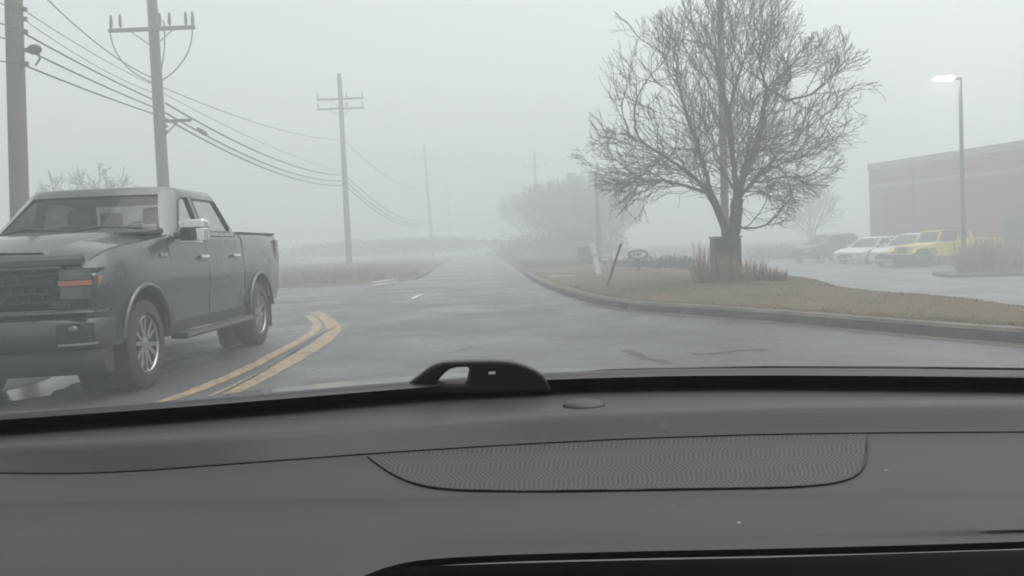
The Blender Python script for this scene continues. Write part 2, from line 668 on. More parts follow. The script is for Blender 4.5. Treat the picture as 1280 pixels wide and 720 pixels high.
# kerb: a rounded concrete section swept along the line, behind it the turf
sec = [(-.0, -.08), (-.0, .11), (.03, .145), (.15, .15), (.16, -.08)]
rings = []
for i, p in enumerate(KP[:-17]):
    t = (KP[i + 1] - KP[max(i - 1, 0)]).normalized()
    n_ = Vector((t.y, -t.x, 0))
    rings.append([p + n_ * s[0] + Vector((0, 0, s[1])) for s in sec])
kerb = MB().loft(rings).build('kerb', M['kerb'], smooth=40)
kerb['kind'] = 'structure'
KF = spline([(*p, 0) for p in KERB[:10]], 22)
ribbon('gutter', KF[:150], -.26, -.004, .004, M['gutter'], jitter=.035)

# painted markings, and a pale strip for the wet highlight
yA = [(250, 505), (300, 484), (345, 461), (384, 440), (407, 424), (417, 412), (412, 402), (402, 395), (392, 390)]
yB = [(190, 508), (250, 486), (309, 461), (345, 442), (378, 424), (394, 413), (396, 405), (391, 399), (384, 394)]
for pix, w in ((yA, .115), (yB, .075)):
    ribbon('yellow_line', spline([gp(*p) for p in pix], 12), -w, w, .004, M['yellow_line'], jitter=.009)
ribbon('road_crack', spline([gp(*p) for p in ((262, 500), (325, 467), (352, 450), (390, 424), (420, 409))], 5), -.016, .016, .010, M['tar'], jitter=.012)
ribbon('road_crack', spline([gp(*p) for p in ((350, 443), (380, 442), (402, 441))], 3), -.02, .02, .010, M['tar'], jitter=.012)
ribbon('lane_line', [gp(514, 374), gp(527, 368)], -.045, .045, .004, M['white_line_and_highlight'])
ribbon('wet_highlight', spline([gp(190, 456), gp(232, 447), gp(270, 438), gp(302, 430)], 5), -.035, .035, .004, M['white_line_and_highlight'], jitter=.015)  # wet-road highlight put into colour as a pale strip, not a marking
ribbon('puddle', spline([gp(-60, 512), gp(20, 496), gp(85, 474), gp(118, 466)], 5), -.26, .26, .006, M['puddle'], jitter=.08)
ribbon('road_crack', spline([gp(*p) for p in ((570, 440), (586, 435), (606, 434), (618, 435))], 4), -.012, .012, .004, M['tar'], jitter=.008)
ribbon('road_crack', spline([gp(*p) for p in ((782, 438), (800, 444), (812, 449), (840, 454))], 4), -.05, .05, .004, M['gutter'], jitter=.035)
for px, py, w in ((720, 423, .2), (910, 440, .25)):
    c = gp(px, py)
    ribbon('road_stain', [c + Vector((dx, .1 * math.sin(dx * 7), 0)) for dx in np.linspace(-w * 1.6, w * 1.6, 12)], -.05 * w * 3, .05 * w * 3, .0045, M['tar' if px == 720 else 'gutter'], jitter=.04)

# pale kerb stones at the mouth of the side road, a driveway slab on the verge
for (a, b, lab) in (((466, 356.5), (496, 352.5), 'pale concrete kerb stone lying nearer the road at the brown field corner'), ((466, 352.8), (496, 349), 'pale concrete kerb stone lying behind another at the brown field corner')):
    p, q = gp(*a, .08), gp(*b, .08)
    d = (q - p)
    rot = math.atan2(d.y, d.x)
    o = MB().prism([(-d.length / 2, 0), (d.length / 2, 0), (d.length / 2, .05), (d.length / 2 - .05, .07), (-d.length / 2 + .05, .07), (-d.length / 2, .05)], 'y', -.07, .07).build('kerb_stone', M['concrete'], bevel=.015)
    o.location = ((p.x + q.x) / 2, (p.y + q.y) / 2, .03)
    o.rotation_euler.z = rot
    tag(o, lab, 'kerb stone', 'loose kerb stones at the side road')
o = MB().prism([(-.4, 0), (.4, 0), (.4, .05), (.36, .07), (-.36, .07), (-.4, .05)], 'y', -.07, .07).build('kerb_stone', M['concrete'], bevel=.015)
p = gp(703, 349, .1)
o.location = (p.x, p.y, float(terrain(p.x, p.y)) - .01)
tag(o, 'short white kerb stone on the verge short of the two leaning posts', 'kerb stone')
# driveway slab: paler concrete beyond the turf
dp = [gp(1168, 385, .0), gp(1300, 402, .0), gp(1400, 398, .0), gp(1400, 380, .0), gp(1250, 381, .0)]

# ------------------------------------------------------------------ grass
def blades(name, pts, h, w, material, parent=None, lean=.35, seg=1):
    v, f = [], []
    for (x, y, z, s) in pts:
        a = random.uniform(0, 2 * PI)
        hh = h * s * random.uniform(.6, 1.25)
        dx, dy = math.cos(a) * w / 2, math.sin(a) * w / 2
        b = random.uniform(0, 2 * PI)
        lx, ly = math.cos(b) * hh * lean * random.random(), math.sin(b) * hh * lean * random.random()
        o = len(v)
        v += [(x - dx, y - dy, z), (x + dx, y + dy, z), (x + lx * .45 + dx * .7, y + ly * .45 + dy * .7, z + hh * .6), (x + lx * .45 - dx * .7, y + ly * .45 - dy * .7, z + hh * .6), (x + lx, y + ly, z + hh)]
        f += [(o, o + 1, o + 2, o + 3), (o + 3, o + 2, o + 4)]
    return raw_mesh(name, v, f, material, parent)


n = 60000
xs = rng.uniform(1.6, 8.5, n)
ys = 7 + 33 * rng.random(n) ** 1.5
dd = poly_dist(xs, ys, ROADPOLY)
tz = terrain(xs, ys)
keep = (dd > .2) & (tz > -.25)
pts = [(x, y, z - .01, .6 + .9 * abs(math.sin(x * 1.7 + 3 * math.sin(y * .8))) * random.random()) for x, y, z in zip(xs[keep], ys[keep], tz[keep])]
o = blades('verge_grass', pts, .026, .009, M['lawn'], lean=1.6)
tag(o, 'short dormant grass on the verge by the kerb', 'grass', kind='stuff')
n = 26000
xs = rng.uniform(-34, -2.2, n)
ys = 30 + 40 * rng.random(n) ** 1.6
dd = poly_dist(xs, ys, ROADPOLY)
tz = terrain(xs, ys)
keep = dd > .15
pts = [(x, y, z - .02, min(1.3, .35 + d_ * .3)) for x, y, z, d_ in zip(xs[keep], ys[keep], tz[keep], dd[keep])]
o = blades('field_grass', pts, .28, .035, M['field_grass'], lean=.6)
tag(o, 'rough brown grass in the field across the road', 'grass', kind='stuff')
n = 9000
xs = rng.uniform(1.8, 7, n)
ys = rng.uniform(38, 75, n)
dd = poly_dist(xs, ys, ROADPOLY)
tz = terrain(xs, ys)
keep = (dd > .3) & (tz > -.3)
o = blades('verge_grass', [(x, y, z - .02, 1) for x, y, z in zip(xs[keep], ys[keep], tz[keep])], .12, .03, M['lawn'], lean=.8)
tag(o, 'rough brown grass on the far verge in the fog', 'grass', kind='stuff')


def grass_clump(loc, rad, h, nb, label, group=None, w=.010):
    nb = nb // 2
    pts = []
    v, f = [], []
    for i in range(nb):
        a = random.uniform(0, 2 * PI)
        rr = rad * .6 * random.random() ** .6
        x, y = rr * math.cos(a), rr * math.sin(a)
        hh = h * random.uniform(.35, 1.2)
        a2 = a + random.uniform(-.8, .8)
        out = rad * random.uniform(.2, 1.0) * (1.1 - .3 * hh / h)
        ww = w * random.uniform(.6, 1.2)
        px, py = -math.sin(a2) * ww, math.cos(a2) * ww
        o = len(v)
        c = [(0, 0), (.25, .45), (.6, .82), (1.0, .96 + random.uniform(-.15, .1))]
        for k, (s, z) in enumerate(c):
            q = (1, .9, .7, .25)[k]
            bx, by, bz = x + math.cos(a2) * out * s, y + math.sin(a2) * out * s, hh * z
            v += [(bx - px * q, by - py * q, bz), (bx + px * q, by + py * q, bz)]
        for k in range(3):
            f.append((o + 2 * k, o + 2 * k + 1, o + 2 * k + 3, o + 2 * k + 2))
    ob = raw_mesh('dry_grass_clump', v, f, M['straw'])
    ob.location = loc
    tag(ob, label, 'ornamental grass', group)
    return ob


def ground_at(px, py, Y):
    p = at(px, py, Y)
    return Vector((p.x, p.y, float(terrain(p.x, p.y))))


TREE = ground_at(917, 352, 18.6)
for dx, dy, rad, h, lab in (
        (-.62, .1, .36, .75, 'tall pale dry grass clump against the green cabinet by the tree'),
        (-.28, -.35, .34, .62, 'dry pinkish grass clump in front of the green cabinet'),
        (.08, -.55, .30, .48, 'dry grass clump hiding the foot of the bare tree trunk'),
        (.42, -.25, .30, .42, 'low dry grass clump just past the bare tree trunk'),
        (.62, -.42, .24, .30, 'smaller dry grass clump where the clumps by the tree thin out'),
        (.80, -.6, .18, .24, 'smallest dry grass clump at the end of those by the tree'),
        (-.70, -.3, .2, .3, 'short dry grass tuft at the field of turf beside the tree cabinet')):
    z = float(terrain(TREE.x + dx, TREE.y + dy))
    grass_clump((TREE.x + dx, TREE.y + dy, z - .02), rad, h, 420, lab, 'dry grass clumps round the tree', .0045)
for px, Y, rad, h, lab in ((1214, 32.3, .8, 1.15, 'big dry grass clump in front of the yellow pickup door'), (1243, 32, .82, 1.2, 'biggest dry grass clump before the bed of the yellow pickup'), (1268, 32.8, .62, .9, 'dry grass clump behind the tail of the yellow pickup')):
    p = at(px, 330, Y)
    grass_clump((p.x, p.y, LOT_Z + .1), rad, h, 800, lab, 'dry grass clumps in the parking lot island', .014)

# planting island in the lot
pi_ = [at(1165, 340, 33), at(1185, 340, 31), at(1300, 345, 30.2), at(1420, 345, 30), at(1420, 345, 34), at(1300, 340, 34.2), at(1200, 340, 34.4)]
isl = MB().prism([(p.x, p.y) for p in pi_], 'z', LOT_Z - .05, LOT_Z + .13).build('planting_island', M['gutter'], bevel=.04)
isl['kind'] = 'structure'

# ------------------------------------------------------------------ trees
def tree_mesh(pos, par, base_r, tip_r, name_mats, parent, split_r=.05, expo=2.2):
    nN = len(pos)
    kids = [[] for _ in range(nN)]
    for i, q in enumerate(par):
        if q >= 0:
            kids[q].append(i)
    rad = [0.0] * nN
    order = list(range(nN))
    order.sort(key=lambda i: -i)
    # parents always precede children
    load = [0.0] * nN
    for i in order:
        load[i] = sum(load[c] for c in kids[i]) or 1.0
    top = load[0]
    for i in range(nN):
        rad[i] = tip_r + (base_r - tip_r) * (load[i] / top) ** (1 / expo) * (1 - 0) - 0
        rad[i] = max(tip_r, rad[i] - (base_r - tip_r) * (1 / top) ** (1 / expo) * .9)
    trunk, crown = MB(), MB()
    stack = [(0, None)]
    while stack:
        s, frm = stack.pop()
        chain = ([frm] if frm is not None else []) + [s]
        cur = s
        while kids[cur]:
            ch = sorted(kids[cur], key=lambda c: -load[c])
            for c in ch[1:]:
                stack.append((c, cur))
            cur = ch[0]
            chain.append(cur)
        if len(chain) < 2:
            continue
        rs = [rad[i] for i in chain]
        if frm is not None:
            rs[0] = min(rs[0], rs[1] * 1.25)
        P = [pos[i] for i in chain]
        # split at thickness
        k = 0
        while k < len(chain) and rs[k] > split_r:
            k += 1
        if k >= 2:
            trunk.tube(P[:min(k + 1, len(P))], rs[:min(k + 1, len(P))], 9)
        s0 = max(k - 1, 0) if k >= 2 else 0
        if len(P) - s0 >= 2:
            big = max(rs[s0:])
            crown.tube(P[s0:], rs[s0:], 6 if big > .025 else (4 if big > .012 else 3), cap=False)
    t = trunk.build('trunk', M['bark'], parent, smooth=60) if trunk.v else None
    c = crown.build('crown', name_mats, parent, smooth=80) if crown.v else None
    return t, c


# the main verge tree
root = thing('bare_tree', TREE, 'wide spreading bare tree on the verge with two leaders and dry grass at its foot', 'tree')
mpp = 18.6 / F


def tl(px, py, dy=0.0):
    p = at(px, py, TREE.y + dy)
    return np.array([p.x - TREE.x, p.y - TREE.y, p.z - TREE.z])


seeds = [(np.array([0, 0, -.1]), -1)]


def limb(start, pts, sub=.11):
    """append a limb starting at node index start through pts"""
    cur = start
    for p in pts:
        a = seeds[cur][0]
        L = np.linalg.norm(p - a)
        k = max(1, int(L / sub))
        for j in range(1, k + 1):
            seeds.append((a + (p - a) * j / k + (rng.normal(0, .012, 3) if j < k else 0), cur))
            cur = len(seeds) - 1
    return cur


i0 = limb(0, [tl(917, 330), tl(915, 303)])
iR = limb(i0, [tl(919, 280), tl(922, 250, .02)])
iL = limb(i0, [tl(906, 286, -.02), tl(898, 264, -.06), tl(888, 243, -.12)])
limb(iL, [tl(868, 222, -.3), tl(846, 205, -.5), tl(815, 186, -.8), tl(790, 172, -1.)])
limb(iL, [tl(882, 215, -.1), tl(872, 180, -.1), tl(860, 150, 0), tl(850, 110, .2)])
limb(iL, [tl(858, 232, .3), tl(830, 226, .7), tl(790, 228, 1.1)])
a = limb(iR, [tl(918, 215, .1), tl(914, 180, .15), tl(910, 140, .2)])
limb(a, [tl(902, 105, .3), tl(893, 70, .3)])
limb(a, [tl(918, 110, .0), tl(928, 80, -.1)])
b = limb(iR, [tl(930, 220, -.05), tl(944, 190, -.15), tl(954, 150, -.25), tl(958, 110, -.3)])
limb(b, [tl(950, 80, -.4)])
limb(b, [tl(975, 95, -.2), tl(992, 80, .1)])
limb(b, [tl(985, 125, -.6), tl(1015, 118, -.9)])
limb(iR, [tl(945, 222, .3), tl(975, 205, .6), tl(1010, 195, .8)])
limb(iR, [tl(940, 228, -.4), tl(985, 220, -.8), tl(1030, 224, -1.0)])
limb(iR, [tl(915, 232, .5), tl(905, 215, 1.0), tl(895, 190, 1.5)])
limb(iR, [tl(925, 235, -.5), tl(930, 215, -1.0), tl(935, 185, -1.5)])
low_ = limb(i0 + 3, [tl(928, 285), tl(945, 285, -.05), tl(960, 280, -.1), tl(972, 268, -.15), tl(982, 255, -.2)])


def ramify(pos, par, first_free, inside, spans, seg, L0, levels=3, wander=.16, lift=.06, ang=(28, 62), dens=1.0, outward=None, ratio=.56):
    """side shoots on every node from first_free on, then shoots on the shoots"""
    def shoot(i, d, L, lv):
        cur = i
        n_ = max(2, int(L / seg))
        mine = []
        curl = rng.normal(0, wander * .35, 3)
        for k in range(n_):
            d = d + rng.normal(0, wander, 3) + curl * (1 if (k // 3) % 2 else -1)
            d[2] += lift(pos[cur]) if callable(lift) else lift
            d /= np.linalg.norm(d)
            q = pos[cur] + d * seg
            if not inside(q, lv):
                break
            pos.append(q)
            par.append(cur)
            cur = len(pos) - 1
            mine.append((cur, k / n_, d))
        if lv < levels:
            gap = spans[min(lv, len(spans) - 1)]
            acc = random.random() * gap
            for (j, t, dj) in mine:
                acc += seg * dens
                if t > .12 and acc > gap:
                    acc -= gap
                    shoot(j, turn(pos[j], dj), L * ratio * (1.15 - .6 * t) * random.uniform(.6, 1.25), lv + 1)
            if mine:
                j, t, dj = mine[-1]
                for _ in range(2):
                    shoot(j, turn(pos[j], dj, (12, 34)), L * ratio * .55 * random.uniform(.6, 1.2), lv + 1)

    def turn(p, d, a=None):
        a = R(random.uniform(*(a or ang)))
        u = np.cross(d, rng.normal(0, 1, 3))
        u /= np.linalg.norm(u) + 1e-9
        e = d * math.cos(a) + u * math.sin(a)
        if outward is not None:
            o_ = p - outward
            e = e + .34 * o_ / (np.linalg.norm(o_) + 1e-9)
        return e / np.linalg.norm(e)

    acc = 0.0
    base_n = len(pos)
    kids = {}
    for i in range(base_n):
        kids.setdefault(par[i], []).append(i)
    for i in range(first_free, base_n):
        q = par[i]
        d = pos[i] - pos[q]
        ln = np.linalg.norm(d)
        d = d / (ln + 1e-9)
        if i not in kids:
            for _ in range(3):
                shoot(i, turn(pos[i], d, (8, 38)), L0 * random.uniform(.7, 1.1), 1)
        acc += ln * dens
        if acc > spans[0]:
            acc -= spans[0]
            shoot(i, turn(pos[i], d), L0 * random.uniform(.55, 1.15), 1)
    return pos, par


cx, cz = tl(893, 150)[0], tl(900, 150)[2]


def in_crown(q, lv):
    x, y, z = (q[0] - cx), q[1], q[2] - cz
    th = math.atan2(z, x)
    wob = 1 + .07 * math.sin(5 * th + 1) + .05 * math.sin(11 * th + 2) + .04 * math.sin(23 * th)
    return (x / 3.0) ** 2 + (y / 2.8) ** 2 + (z / (2.55 if z > 0 else 2.2)) ** 2 < wob * wob * (1.0 if lv < 3 else 1.12)


pos = [p for p, _ in seeds]
par = [q for _, q in seeds]
random.seed(21)
ramify(pos, par, i0 + 14, in_crown, (.20, .20, .17), .085, 1.85, levels=3, wander=.16, lift=lambda q: .055 if q[2] > cz - .5 else (.005 if q[2] > cz - 1.2 else .015), outward=np.array([cx * .6, 0, cz - 1.3]))
print('TREE NODES', len(pos))
tree_mesh(pos, par, .158, .0046, M['twig'], root, split_r=.045, expo=1.8)


def bare_tree_proto(h, w, tip, base, name='bare_tree', gap=.5):
    root = thing(name, (0, 0, 0), 'x', 'tree')
    sd = [(np.array([0, 0, -.1]), -1)]
    for k in range(6):
        sd.append((np.array([rng.normal(0, .02), rng.normal(0, .02), h * .04 * (k + 1)]), k))
    top = 6
    for m in range(7):
        a_ = 2 * PI * m / 7 + rng.normal(0, .2)
        cur = top - (m % 3)
        d = np.array([math.cos(a_) * .55, math.sin(a_) * .55, 1.0])
        for k in range(7):
            d = d + rng.normal(0, .12, 3)
            d /= np.linalg.norm(d)
            sd.append((sd[cur][0] + d * h * .055, cur))
            cur = len(sd) - 1
    ps, pr = [p for p, _ in sd], [q for _, q in sd]

    def ins(q, lv):
        return (q[0] / (w / 2)) ** 2 + (q[1] / (w / 2)) ** 2 + ((q[2] - h * .6) / (h * .4)) ** 2 < (1 if lv < 3 else 1.2) * random.uniform(.75, 1.1)
    ramify(ps, pr, 7, ins, (gap, gap * .8, gap * .7), .17, h * .3, levels=3, wander=.18, lift=.06, outward=np.array([0, 0, h * .3]))
    tree_mesh(ps, pr, base, tip, M['far_twig'], root, split_r=base * .45)
    return root


protoA = bare_tree_proto(6.2, 5.2, .013, .15)
protoB = bare_tree_proto(7.5, 5.6, .022, .18)

first = {'A': True, 'B': True}


def put_tree(px, Y, scale, rz, label, group, kind='B', wide=1.0):
    src = protoA if kind == 'A' else protoB
    if first[kind]:
        first[kind] = False
        o = src
    else:
        o = copy_tree(src)
    p = at(px, 320, Y)
    z = LOT_Z if (p.x > 9 and p.y < 74) else float(terrain(p.x, p.y))
    o.location = (p.x, p.y, z - .05)
    o.scale = (scale * wide, scale * wide, scale)
    o.rotation_euler.z = rz
    tag(o, label, 'tree', group)


put_tree(122, 46, 1.05, .6, 'faint bare tree behind the roof of the grey pickup', None, 'A')
put_tree(1015, 72, 1.05, 2.0, 'faint bare tree beyond the dark parked car', 'trees fading in the fog', 'A')
for px, Y, sc_, wide, rz, lab in (
        (748, 66, .72, 1.3, 1.2, 'hazy bare tree just behind the leaning white post'),
        (726, 70, .86, 1.3, 2.9, 'hazy bare tree second from the leaning white post in the foggy clump'),
        (737, 78, 1.05, 1.2, .2, 'hazy bare tree standing tallest in the foggy clump'),
        (706, 72, .84, 1.4, 3.6, 'hazy bare tree at the thick of the foggy clump'),
        (716, 82, 1.0, 1.3, 5.6, 'hazy bare tree half hidden at the back of the foggy clump'),
        (690, 80, .88, 1.3, 4.4, 'hazy bare tree towards the road in the foggy clump'),
        (680, 92, 1.0, 1.3, .9, 'hazy bare tree behind the road end of the foggy clump'),
        (664, 108, 1.1, 1.3, 5.2, 'faintest bare tree at the road end of the foggy clump'),
        (772, 84, .80, 1.3, 2.2, 'low hazy bare tree above the bigger oval sign')):
    put_tree(px, Y, sc_, rz, lab, 'trees fading in the fog', 'B', wide)


# leafy masses: hedge, shrubs, far treeline
def leaf_mass(name, c, r, nl, size, material, label, cat, group=None, kind=None):
    v, f = [], []
    k = 0
    lumps = [(rng.normal(0, .45, 3), random.uniform(.45, .75)) for _ in range(14)]
    while k < nl:
        l, s = random.choice(lumps)
        u = rng.normal(0, 1, 3)
        u /= np.linalg.norm(u)
        p = l * [.9, .9, .45] + u * s * random.random() ** .35
        if p[2] < -.55:
            continue
        x, y, z = p[0] * r[0], p[1] * r[1], (p[2] + .55) * r[2]
        a = rng.normal(0, 1, 3)
        a /= np.linalg.norm(a)
        b = np.cross(a, rng.normal(0, 1, 3))
        b /= np.linalg.norm(b) + 1e-9
        s2 = size * random.uniform(.5, 1.3)
        o = len(v)
        q = np.array([x, y, z])
        v += [tuple(q - a * s2), tuple(q + b * s2 * .4), tuple(q + a * s2), tuple(q - b * s2 * .4)]
        f.append((o, o + 1, o + 2, o + 3))
        k += 1
    ob = raw_mesh(name, v, f, material)
    ob.location = c
    tag(ob, label, cat, group, kind)
    return ob


for px, Y, rx, rz_, lab in ((800, 33, 1.1, .34, 'low brown hedge below the oval sign'), (838, 31, .8, .3, 'low brown hedge between the oval sign and the tree cabinet'), (866, 30, .5, .22, 'lowest brown bush just short of the tree cabinet')):
    p = at(px, 330, Y)
    leaf_mass('hedge', (p.x, p.y, float(terrain(p.x, p.y)) - .05), (rx, .5, rz_), 1800, .05, M['shrub'], lab, 'hedge', 'low brown hedges at the verge edge')
for px, Y, rx, rz_, lab in ((728, 60, 2.4, 1.7, 'hazy dark shrub behind the leaning white post'), (698, 64, 2.6, 1.6, 'hazy shrub in the middle of the row under the foggy trees'), (668, 74, 2.6, 1.2, 'faintest shrub on the far verge where the road vanishes')):
    p = at(px, 320, Y)
    leaf_mass('shrub', (p.x, p.y, float(terrain(p.x, p.y)) - .05), (rx, 1.0, rz_), 5000, .10, M['shrub'], lab, 'shrub', 'shrubs under the foggy trees')
p = at(968, 315, 62)
leaf_mass('shrub', (p.x, p.y, LOT_Z), (2.2, 1.2, .8), 1200, .14, M['shrub'], 'hazy shrub beside the nose of the dark parked car', 'shrub')
leaf_mass('far_treeline', (-42, 100, .0), (24, 3, 1.7), 60000, .25, M['shrub'], 'far tree line across the field lost in the fog', 'tree line', kind='stuff')

# ------------------------------------------------------------------ utility poles and lines
def pole(px_top, py_top, px_b, py_b, Y, r0, r1, label, group, height=None, arms=(), extra=None, label_name='utility_pole', matl='wood_pole'):
    b = at(px_b, py_b, Y)
    zb = float(terrain(b.x, b.y)) if Y < 75 else .1
    if b.x > 8.6 and b.y < 74:
        zb = LOT_Z
    t = at(px_top, py_top, Y)
    d = (t - b)
    # lean of the post as seen, carried down to the ground
    k = (zb - .2 - b.z) / d.z
    foot = b + d * k
    foot.z = zb - .2
    root = thing(label_name, (foot.x, foot.y, zb), label, 'utility pole', group)
    L = lambda p: Vector(p) - root.location
    topz = height or t.z
    top = b + d * ((topz - b.z) / d.z)
    MB().tube([L(foot), L(foot.lerp(top, .5)), L(top)], [r0, (r0 + r1) / 2, r1], 12).build('shaft', M[matl], root, smooth=40)
    return root, foot, top, L


def on_axis(foot, top, z):
    return foot + (top - foot) * ((z - foot.z) / (top.z - foot.z))


def crossarm(root, L, foot, top, z, length, ang, ins=4, brace=True, drop=.55, size=.055, tall=.28):
    c = on_axis(foot, top, z)
    dx = Vector((math.cos(ang), math.sin(ang), 0))
    nrm = Vector((-dx.y, dx.x, 0))
    off = nrm * -(.17)
    c = c + off
    m4 = Matrix.Translation(L(c)) @ Matrix.Rotation(ang, 4, 'Z')
    MB().box((-length / 2, -size, -size), (length / 2, size, size), m4).build('crossarm', M['wood_arm'], root, bevel=.008)
    if brace:
        for s in (-1, 1):
            MB().tube([L(c + dx * s * length * .24 - Vector((0, 0, size))), L(on_axis(foot, top, z - drop) - nrm * .15)], .018, 5).build('brace', M['steel'], root)
    ends = []
    for s in ins:
        p = c + dx * (length / 2) * s + Vector((0, 0, size))
        MB().lathe([(.02, 0), (.02, .06), (.05, .07), (.055, tall * .5), (.04, tall * .6), (.05, tall * .7), (.03, tall)], 'z', 8, L(p)).build('insulator', M['ceramic'], root, smooth=50)
        ends.append(p + Vector((0, 0, tall)))
    return c, ends


P1 = pole(17, 0, 24, 240, 19.4, .20, .165, 'thick wooden utility pole rising behind the hood of the grey pickup', 'utility poles along the road', 9.6)
P2 = pole(190, 0, 204, 228, 28.6, .20, .145, 'wooden utility pole with a crossarm and hanging cable loops', 'utility poles along the road', 10.6)
P3 = pole(424, 92, 437, 335, 56, .20, .13, 'foggy utility pole with two crossarms one above the other', 'utility poles along the road')
P4 = pole(530, 180, 540, 305, 106, .22, .14, 'faint utility pole with one crossarm far along the road', 'utility poles along the road')
P5 = pole(559, 222, 564, 305, 150, .22, .15, 'faintest utility pole where the field fades away', 'utility poles along the road')
# right side of the road
P6 = pole(900, 0, 906, 262, 24.5, .115, .085, 'slim pole standing up through the crown of the bare tree', 'utility poles along the road', 8.6)
P7 = pole(745, 215, 749, 310, 48, .12, .10, 'hazy slim pole behind the leaning white post', 'utility poles along the road')
P8 = pole(762, 210, 764, 305, 58, .07, .05, 'thin hazy pole between the leaning posts and the oval sign', 'utility poles along the road')
P9 = pole(668, 190, 671, 300, 100, .2, .14, 'ghostly utility pole rising from the foggy tree clump', 'utility poles along the road')


def height_at(px, py, Y):
    return at(px, py, Y).z


# pole 2 crossarm (px 138..243, y 37)
z2 = height_at(190, 38, 28.6)
c2, ends2 = crossarm(P2[0], P2[3], P2[1], P2[2], z2, 2.65, R(-2), ins=(-.93, -.72, .2, .42, .80, .96), drop=.55, tall=.42)
z2b = height_at(200, 152, 28.6)
L2 = P2[3]
cc = on_axis(P2[1], P2[2], z2b)
MB().box((0, -.05, -.045), (1.0, .05, .045), Matrix.Translation(L2(cc)) @ Matrix.Rotation(R(-4), 4, 'Z')).build('support_arm', M['wood_arm'], P2[0], bevel=.006)
MB().tube([L2(cc + Vector((.55, 0, -.04))), L2(on_axis(P2[1], P2[2], z2b - .55))], .025, 6).build('brace', M['steel'], P2[0])
# loops hanging from the crossarm ends to the pole
for s, zz, q in ((-1.25, 1.32, .5), (.38, 1.25, .28), (1.22, 1.28, .6)):
    a = c2 + Vector((s, 0, .25))
    e = on_axis(P2[1], P2[2], z2 - zz * 1.28)
    pts = [a, c2 + Vector((s * 1.0, 0, -.2)), c2 + Vector((s * .86, 0, -.75)), c2 + Vector((s * .52, 0, -1.28)), e]
    MB().tube([L2(p) for p in spline(pts, 6)], .020, 5).build('cable_loop', M['cable'], P2[0])
for zz in (.35, .52):
    b_ = on_axis(P2[1], P2[2], z2 - 2.6 - zz)
    MB().ellipsoid(L2(b_ + Vector((.2, -.05, 0))), (.07, .07, .06), 8, 6).build('insulator', M['ceramic'], P2[0])
# pole 1 hardware
L1 = P1[3]
for py in (12, 24, 40, 63, 80):
    zq = height_at(27, py, 19.4)
    q = on_axis(P1[1], P1[2], zq)
    MB().box((.15, -.06, -.04), (.27, .02, .04), Matrix.Translation(L1(q))).build('bracket', M['steel'], P1[0])
q = on_axis(P1[1], P1[2], height_at(30, 63, 19.4))
MB().ellipsoid(L1(q + Vector((.42, -.05, 0))), (.16, .09, .11), 10, 6).build('splice_box', M['black_plastic'], P1[0], smooth=60)
MB().tube([L1(q + Vector((.5, -.05, -.05))), L1(q + Vector((.52, -.05, -.2))), L1(q + Vector((.42, -.05, -.33)))], .02, 5).build('cable_loop', M['cable'], P1[0])
# pole 3, 4, 5, 9 crossarms
for PP, spec_ in ((P3, ((124, 56, 2.9), (136, 56, 2.9))), (P4, ((198, 106, 2.9),)), (P9, ((207, 100, 2.6),))):
    for py, Y, ln in spec_:
        crossarm(PP[0], PP[3], PP[1], PP[2], height_at(430 if Y == 56 else (533 if Y == 106 else 668), py, Y), ln, R(-1), ins=(-.93, .28, .93) if Y == 56 else (-.9, .9), drop=.5, tall=.3)


def wire(name, a, b, sag, r, label, group):
    a, b = Vector(a), Vector(b)
    pts = []
    for k in range(25):
        t = k / 24
        p = a.lerp(b, t)
        p.z -= sag * 4 * t * (1 - t)
        pts.append(p - a)
    o = MB().tube(pts, r, 5).build(name, M['cable'], None, smooth=80)
    o.location = a
    return tag(o, label, 'cable', group)


G = 'overhead cables along the road'
Y1, Y2, Y3, Y4 = 19.3, 28.5, 55.9, 105.9
